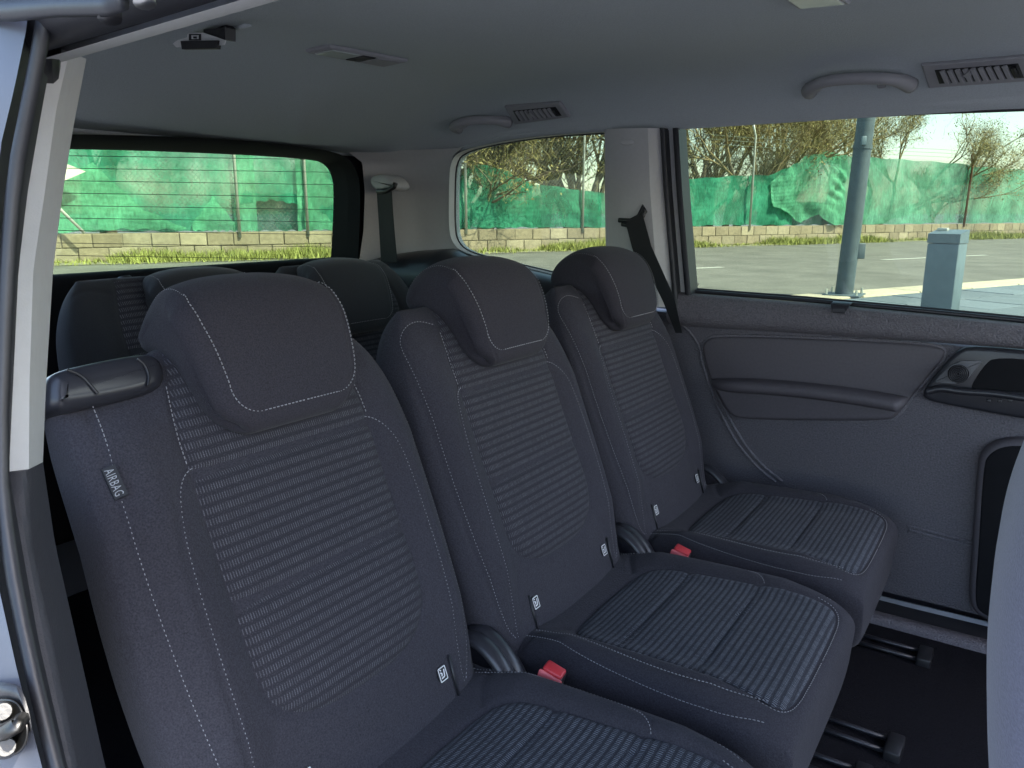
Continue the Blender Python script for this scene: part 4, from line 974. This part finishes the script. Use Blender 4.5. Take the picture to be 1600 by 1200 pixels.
# cushion
CX0, CX1 = .04, .512
def cw(x): return .205 + .012 * np.sin(np.clip((x - .1) / .4, 0, 1) * PI)
def ck(x): q = np.clip((x - .455) / (CX1 - .455), 0, 1); return (1 - q ** 4.6) ** (1 / 4.6)
CYO = .028
def ctop(x, y):
    w = cw(x) * (1 - .06 * np.clip((x - .44) / .07, 0, 1) ** 2); u = np.clip(np.abs(y) / w, 0, 1)
    z = .745 + .045 * (1 - u ** 4.5) ** (1 / 4.5) * ck(x) + .021 * np.exp(-((np.abs(y) - .172) / .034) ** 2) * np.clip((.50 - x) / .1, 0, 1) * np.clip((x - .1) / .08, 0, 1)
    return z + .016 * np.clip((x - .1) / .4, 0, 1) - .012 * np.exp(-((x - .16) / .07) ** 2) * np.exp(-(y / .13) ** 4) - .012 * np.clip((x - .43) / .08, 0, 1) ** 2
CP = smooth_poly([(.165, -.115), (.158, -.04), (.158, .04), (.165, .115), (.195, .138), (.26, .142), (.36, .146), (.44, .154), (.484, .154), (.494, .13), (.496, 0), (.494, -.13), (.484, -.154), (.44, -.154), (.36, -.146), (.26, -.142), (.195, -.138)], 2)
CSE = [[(.25, -.16), (.25, .16)], [(.368, -.16), (.368, .16)]]
CL_O = [(.10, -.150), (.16, -.150), (.24, -.168), (.33, -.178), (.40, -.176), (.44, -.168), (.468, -.150)]
CL_R = [(.08, .178), (.16, .186), (.25, .192), (.31, .190), (.350, .178), (.370, .160), (.376, .148)]
CL_I = [(.06, -.165), (.14, -.172), (.22, -.192), (.34, -.203), (.43, -.202), (.475, -.185)]
CC = [[(.155, -.115), (.13, -.15), (.12, -.2)], [(.155, .115), (.13, .15), (.12, .2)]]
xR = np.r_[np.linspace(CX0, .455, 80), .455 + (CX1 - .455) * np.sin(np.linspace(0, PI / 2, 22))[1:]]; xR[-1] = CX1 - 1e-4
wr = cw(xR) * (1 - .06 * np.clip((xR - .44) / .07, 0, 1) ** 2)
Yc = uF[None, :] * wr[:, None]; Xc = np.repeat(xR[:, None], len(uF), 1)
Zt = ctop(Xc, Yc) - groove(Xc, Yc, [CL_O, CL_R, CL_I, [(a, -b) for a, b in CL_I]], .002, .0035) - groove(Xc, Yc, CC, .003, .004) \
     - .004 * np.exp(-(dist_poly(Xc, Yc, CP, True) / .006) ** 2)
def crow(i):
    x = xR[i]; yb = uF[::-1]; w = wr[i]
    top = np.stack([np.full(len(uF), x), Yc[i] + CYO, Zt[i]], 1)
    k = float(ck(np.array(x)))
    side = []
    for q in (.35, .7, 1.0):
        side.append((.745 - .035 * q + .016 * max(0, min(1, (x - .1) / .4)), 1.0 - .015 * q))
    zl = .640; bot = np.stack([np.full(len(uF), x - .02 * (1 - k) * 0), yb * w * .93 + CYO, .745 - .10 * (1 - np.abs(yb) ** 5) ** (1 / 5) * (k if x > .455 else 1.0)], 1)
    return np.vstack([top, bot[1:-1:3]])
CUSH_R = [crow(i) for i in range(len(xR))]
su = np.linspace(0, 1, 50)
def cpan():
    c = np.array([.33, 0.0]); rr = np.linspace(0, 1, 40) ** .7; Q = resample(CP, 110, closed=True)
    P = c + (Q - c)[None] * rr[:, None, None]; X, Y_ = P[..., 0], P[..., 1]
    d = dist_poly(X, Y_, CP, True); puff = .0065 * (1 - np.exp(-d / .008)) - .003
    for L in CSE: puff = puff - .003 * np.exp(-(dist_poly(X, Y_, L) / .004) ** 2)
    return np.stack([X, Y_ + CYO, ctop(X, Y_) + puff], -1), np.stack([Y_, X], -1).reshape(-1, 2)
CPAN_P, CPAN_UV = cpan()
CS = MB()
CL_F = [(.455, -.162), (.485, -.160), (.4985, -.13), (.5005, -.06), (.5005, .0)]
for L in (CL_O, CL_I, CL_F):
    for sg in (1, -1):
        if sg < 0 and L is CL_O: L = [(a, -b) for a, b in CL_R]
        Lr = resample(smooth_poly([(a, b * sg) for a, b in L], 3, False), step=.003); x, y = Lr[:, 0], Lr[:, 1]; e = .002
        P3 = np.stack([x, y + CYO, ctop(x, y) - .0012], 1)
        gxn = (ctop(x + e, y) - ctop(x - e, y)) / (2 * e); gyn = (ctop(x, y + e) - ctop(x, y - e)) / (2 * e)
        stitches(CS, P3, np.stack([-gxn, -gyn, np.ones_like(gxn)], 1))

def part_copy(o, parent):
    c = o.copy(); COL.objects.link(c); c.parent = parent
    for ch in list(o.children): part_copy(ch, c)
    return c
def isofix(yc, parent):
    """small black tag with a white child-seat symbol"""
    s0, n0 = .046, float(front(np.array([yc]), np.array([.046]))[0]) + .0015
    hw, hh = .0085, .0105
    B = lambda y, s, d: back3(np.array([a for a in y]) + yc, np.array(s) + s0, np.full(len(y), n0 + d))
    P = smooth_poly([(-hw, -hh), (hw, -hh), (hw, hh), (-hw, hh)], 2)
    t = MB().loft([B(P[:, 0], P[:, 1], -.004), B(P[:, 0], P[:, 1], .0012)]).build('child_seat_tag', MT['black'], parent, local=True, smooth=False)
    mb = MB()
    def stroke(pts, w=.0016):
        for (a, b), (c_, d_) in zip(pts[:-1], pts[1:]):
            dv = np.array([c_ - a, d_ - b]); L_ = np.linalg.norm(dv) + 1e-9; nv = np.array([-dv[1], dv[0]]) / L_ * w / 2
            q_ = [(a - nv[0], b - nv[1]), (a + nv[0], b + nv[1]), (c_ + nv[0], d_ + nv[1]), (c_ - nv[0], d_ - nv[1])]
            q_ = np.array(q_); mb.add(B(q_[:, 0], q_[:, 1], .0018), [(0, 1, 2, 3)])
    stroke([(-.0065, -.0085), (.0065, -.0085), (.0065, .0085), (-.0065, .0085), (-.0065, -.0085)], .0014)
    stroke([(.0035, .005), (.002, -.004), (-.004, -.0045)], .0020); stroke([(-.004, .003), (-.001, .0005), (-.003, -.002)], .0020); stroke([(-.0035, .0055), (-.0025, .0065)], .003)
    mb.build('symbol', MT['white'], t, local=True, smooth=False)
    return t

def make_seat(name, label, group, fab, rib, headfab, yk, dx=0.0, dz=0.0, full=True, near=False):
    root = thing(name, label, 'car seat', (.25 + dx, yk, .525 + dz), group)
    off = np.array([.25, 0, .525])
    def loc(P): return np.asarray(P, float).reshape(-1, 3) - off
    def lmesh(n, mb, m, par, uv=None, **k): return obj(n, np.asarray(mb.v) - off, mb.f, m, par, uv=uv, local=True, **k)
    b = lmesh('backrest', MB().loft(BACK_R0 if near else BACK_R), MT[fab], root)
    lmesh('backrest_panel', MB().grid(PANEL_P), MT[rib], b, uv=PANEL_UV)
    c = lmesh('cushion', MB().loft(CUSH_R), MT[fab], root)
    lmesh('cushion_panel', MB().grid(CPAN_P, cv=True), MT['rib_lit' if rib == 'rib' else rib], c, uv=CPAN_UV)
    h = lmesh('headrest', MB().loft(HR), MT[headfab], root)
    if full:
        lmesh('stitching', SB0 if near else SB, MT['thread'], b, kind='stuff', smooth=False); lmesh('stitching', CS, MT['thread'], c, kind='stuff', smooth=False)
    lmesh('stitching', HS, MT['thread'], h, kind='stuff', smooth=False)
    for y in (-.062, .062):
        lmesh('headrest_post', MB().tube(back3(np.array([y, y]), np.array([.50, .56]), np.array([-.066, -.062])), .0065, 12), MT['metal'], h)
        lmesh('post_guide', MB().tube(back3(np.array([y] * 3), np.array([.515, .536, .541]), np.array([-.066] * 3)), [.016, .015, .011], 14), MT['black'], b)
    if full:
        for y in (-.106, .122):
            t = isofix(y, b)
            for q in [t] + list(t.children):
                me = q.data
                for vv in me.vertices: vv.co -= Vector(off)
        for y in (-.116, .142):
            s_ = np.array([.062, .0]); n_ = front(np.array([y, y]), s_) + .0004
            lmesh('anchor_slit', MB().tube(back3(np.array([y, y]), s_, n_), .0022, 6), MT['black'], b)
        # base, hinge covers and buckle
        lmesh('seat_base', MB().box((.02, -.17 + CYO, .56), (.38, .17 + CYO, .665), .02), MT['black'], root)
        lmesh('seat_leg', MB().box((.28, -.15 + CYO, .525), (.34, -.11 + CYO, .58), .008), MT['black'], root); lmesh('seat_leg', MB().box((.28, .11 + CYO, .525), (.34, .15 + CYO, .58), .008), MT['black'], root)
        for sy in (-1, 1):
            y0 = -.218 if sy < 0 else .218
            pts = np.array([(.04, y0, .790), (.06, y0, .815), (.09, y0, .824), (.122, y0, .808), (.148, y0, .778), (.165, y0, .74)])
            lmesh('hinge_cover', MB().tube(smooth_poly(pts, 2, False), .016, 10, flat=.55), MT['gloss'], root)
        bx = MB().box((-.016, -.011, -.05), (.016, .011, .020), .004); 
        A = np.array([[.94, .1, -.30], [-.08, .99, .1], [.31, -.07, .95]]); ov = np.array([.205, -.222, .790])
        bx.v = [tuple(np.array(q_) @ A + ov) for q_ in bx.v]; k_ = lmesh('belt_buckle', bx, MT['black'], root)
        for nm, lo, hi, m in (('release_button', (-.0145, -.0095, .014), (.0145, .0095, .0235), 'red'), ('button_edge', (-.0175, -.0125, -.012), (.0175, -.0085, .019), 'redpale')):
            bx = MB().box(lo, hi, .003); bx.v = [tuple(np.array(q_) @ A + ov) for q_ in bx.v]; lmesh(nm, bx, MT[m], k_)
    return root
G2 = 'second row passenger seats'
YK = [-.49, -.035, .42]
seat = make_seat('passenger_seat', 'charcoal seat nearest the open door, with an AIRBAG tag on its side', G2, 'fabric', 'rib', 'headfab', YK[0], near=True)
mid = None
for k, lb in ((1, 'middle charcoal seat of the three, a red buckle at each end of its backrest'), (2, 'charcoal seat beside the far door lining, farthest of the three')):
    if mid is None:
        mid = make_seat('passenger_seat', lb, G2, 'fabric', 'rib', 'headfab', YK[k]); continue
    c = mid.copy(); COL.objects.link(c); c.location = (mid.location.x, YK[k], mid.location.z); c['label'] = lb
    for ch in list(mid.children): part_copy(ch, c)
# extras of the nearest seat: shoulder cap and airbag tag
def off0(P): return np.asarray(P, float)
P = np.array([onback(x, y, -.015, YK[0]) for x, y in ((82, 646), (77, 600), (84, 580), (140, 566), (225, 550), (250, 555), (261, 580), (258, 602), (240, 615), (160, 634))])
P = resample(smooth_poly(P, 2), 60, closed=True)
def cap3(P, d): return back3(P[:, 0] + YK[0], P[:, 1], np.full(len(P), -.015) - .0 + d)
rings = [cap3(P, -.095)] + slab(P, cap3, -.05, .004, .014, 5)[1:]
cp_ = MB().loft(rings).build('shoulder_cap', MT['gloss'], seat, label='satin black shoulder cap')
ln_ = [onback(x, y, .0, YK[0]) for x, y in ((112, 574), (134, 582), (150, 600), (160, 612))]
MB().tube([back3(a + YK[0], b, -.0095) for a, b in smooth_poly(ln_, 2, False)], .0016, 6).build('cap_seam', MT['black'], cp_)
ln_ = [onback(x, y, .0, YK[0]) for x, y in ((222, 557), (234, 566), (241, 585), (238, 600))]
MB().tube([back3(a + YK[0], b, -.0095) for a, b in smooth_poly(ln_, 2, False)], .0016, 6).build('cap_seam', MT['black'], cp_)
# airbag tag
SQ[0] = True
def surf(px, py):      # point of the near backrest seen at a picture position
    n_ = .0
    for _ in range(12): p = onback(px, py, n_, YK[0]); n_ = float(front(np.array([p[0]]), np.array([p[1]]))[0])
    return back3(p[0] + YK[0], p[1], n_)
TG0, _b, _c = surf(160, 734), surf(181, 781), surf(172, 733); SQ[0] = False
TGU = _b - TG0; Lt = np.linalg.norm(TGU); TGU /= Lt; TGV = _c - TG0; TGV -= TGU * (TGV @ TGU); TGV /= np.linalg.norm(TGV); TGN = np.cross(TGU, TGV)
if TGN @ (CAM - TG0) < 0: TGN = -TGN
ta_ = np.zeros(2); tb__ = np.array([1.0, 0])
def tagp(u, w_, d):
    return TG0 + np.outer(u, TGU) + np.outer(w_, TGV) + np.outer(np.full(len(u), 1.0) * d, TGN)
uu_ = np.linspace(0, Lt, 10); ww_ = np.array([0, .006, .0125])
Pg = np.array([tagp(np.full(3, u), ww_, .0035) for u in uu_])
tg_ = shell(Pg, (-.001, 0, -.0012)).build('airbag_tag', MT['black'], seat)
fc = bpy.data.curves.new('tag_text', 'FONT'); fc.body = 'AIRBAG'; fc.size = 1.0; fc.align_x = 'LEFT'; fc.resolution_u = 2; fc.space_character = 1.1
fo = bpy.data.objects.new('tag_text', fc); COL.objects.link(fo); bpy.context.view_layer.update()
tm_ = bpy.data.meshes.new_from_object(fo.evaluated_get(bpy.context.evaluated_depsgraph_get()))
tv = np.array([q_.co[:] for q_ in tm_.vertices]); tf_ = [tuple(p.vertices) for p in tm_.polygons]
bpy.data.objects.remove(fo); bpy.data.curves.remove(fc)
wid = tv[:, 0].max() - tv[:, 0].min(); sc2 = (Lt * .86) / wid
uT = (tv[:, 0] - tv[:, 0].min()) * sc2 + Lt * .07; wT = .0110 - (tv[:, 1] - tv[:, 1].min()) / (tv[:, 1].max() - tv[:, 1].min()) * .0085
wT = .0015 + (1 - 0) * ((tv[:, 1] - tv[:, 1].min()) / (tv[:, 1].max() - tv[:, 1].min())) * .0085
obj('tag_lettering', tagp(uT, wT, .0042), tf_, MT['greyprint'], tg_, smooth=False)

# third row: two lower dark seats
G3 = 'third row folding seats'
for yk, lb in ((.24, 'dark folding rear seat beside the rear pillar belt, right one below the rear window'), (-.205, 'dark folding rear seat behind the nearest seat, left one below the rear window')):
    s3 = make_seat('folding_seat', lb, G3, 'dfab', 'drib', 'dfab', yk, dx=-.60, dz=.028, full=False)
    for ch in s3.children:
        if ch.name.startswith('headrest'): ch.location = (.03, (.035 if yk < 0 else -.045), -.06)

# front seat back at the right edge
fs = thing('front_seat', 'grey fabric back of the front seat at the right edge', 'car seat', (.95, -.52, .525))
edge = [(1660, 610), (1625, 660), (1597, 715), (1572, 780), (1556, 850), (1548, 930), (1547, 1020), (1551, 1110), (1556, 1220), (1560, 1320)]
eP = np.array([onp((math.cos(YAW), math.sin(YAW), 0), CAM @ np.array([math.cos(YAW), math.sin(YAW), 0]) + .38, x, y) for x, y in edge])
eP = resample(smooth_poly(eP, 2, False), 40)
prof_t = np.linspace(-1, 1, 24); R_ = []
for p in eP:
    ring = []
    for a in np.linspace(0, 2 * PI, 40, endpoint=False):
        c_, s_ = math.cos(a), math.sin(a); ex = np.sign(c_) * abs(c_) ** .6; ey = np.sign(s_) * abs(s_) ** .6
        ring.append(p + np.array([1.0, 0, 0]) * (.08 * (1 + ex)) + np.array([0, 1.0, 0]) * (.19 * ey))
    R_.append(ring)
# =====
MB().loft(R_).build('backrest', MT['frontfab'], fs)
MB().tube([p + _R * .035 - _Fl * .155 for p in eP[2:]], .003, 6).build('side_seam', MT['fabric'], fs)
MB().box((.90, -.72, .525), (1.3, -.32, .66), .02).build('seat_base', MT['black'], fs)

# floor: seat runners
for (a, b) in (((1352, 1000), (1444, 1026)), ((1284, 1128), (1396, 1168)), ((1262, 1186), (1345, 1216))):
    p0, p1 = onz(.532, *a), onz(.532, *b); d = (p1 - p0); d /= np.linalg.norm(d); s_ = np.array([-d[1], d[0], 0])
    r = thing('seat_rail', 'black floor rail set in the carpet', 'seat rail', tuple(p0))
    for w_ in (-.018, .018):
        MB().tube([p0 - d * .05 + s_ * w_, p1 + s_ * w_], .0045, 6).build('runner', MT['gloss'], r)
    MB().box((-.012, -.03, -.012), (.014, .03, .010), .003, (np.array([d, s_, [0, 0, 1.0]]), p1)).build('end_cap', MT['black'], r)
lbs = ['black floor rail nearest the far door sill, with capped end', 'black floor rail in front of the middle seat, with capped end', 'black floor rail at the bottom edge, hidden partly by the near seat']
for r, l in zip([o_ for o_ in SC.objects if o_.name.startswith('seat_rail')], lbs): r['label'] = l; r['group'] = 'floor rails for the seats'
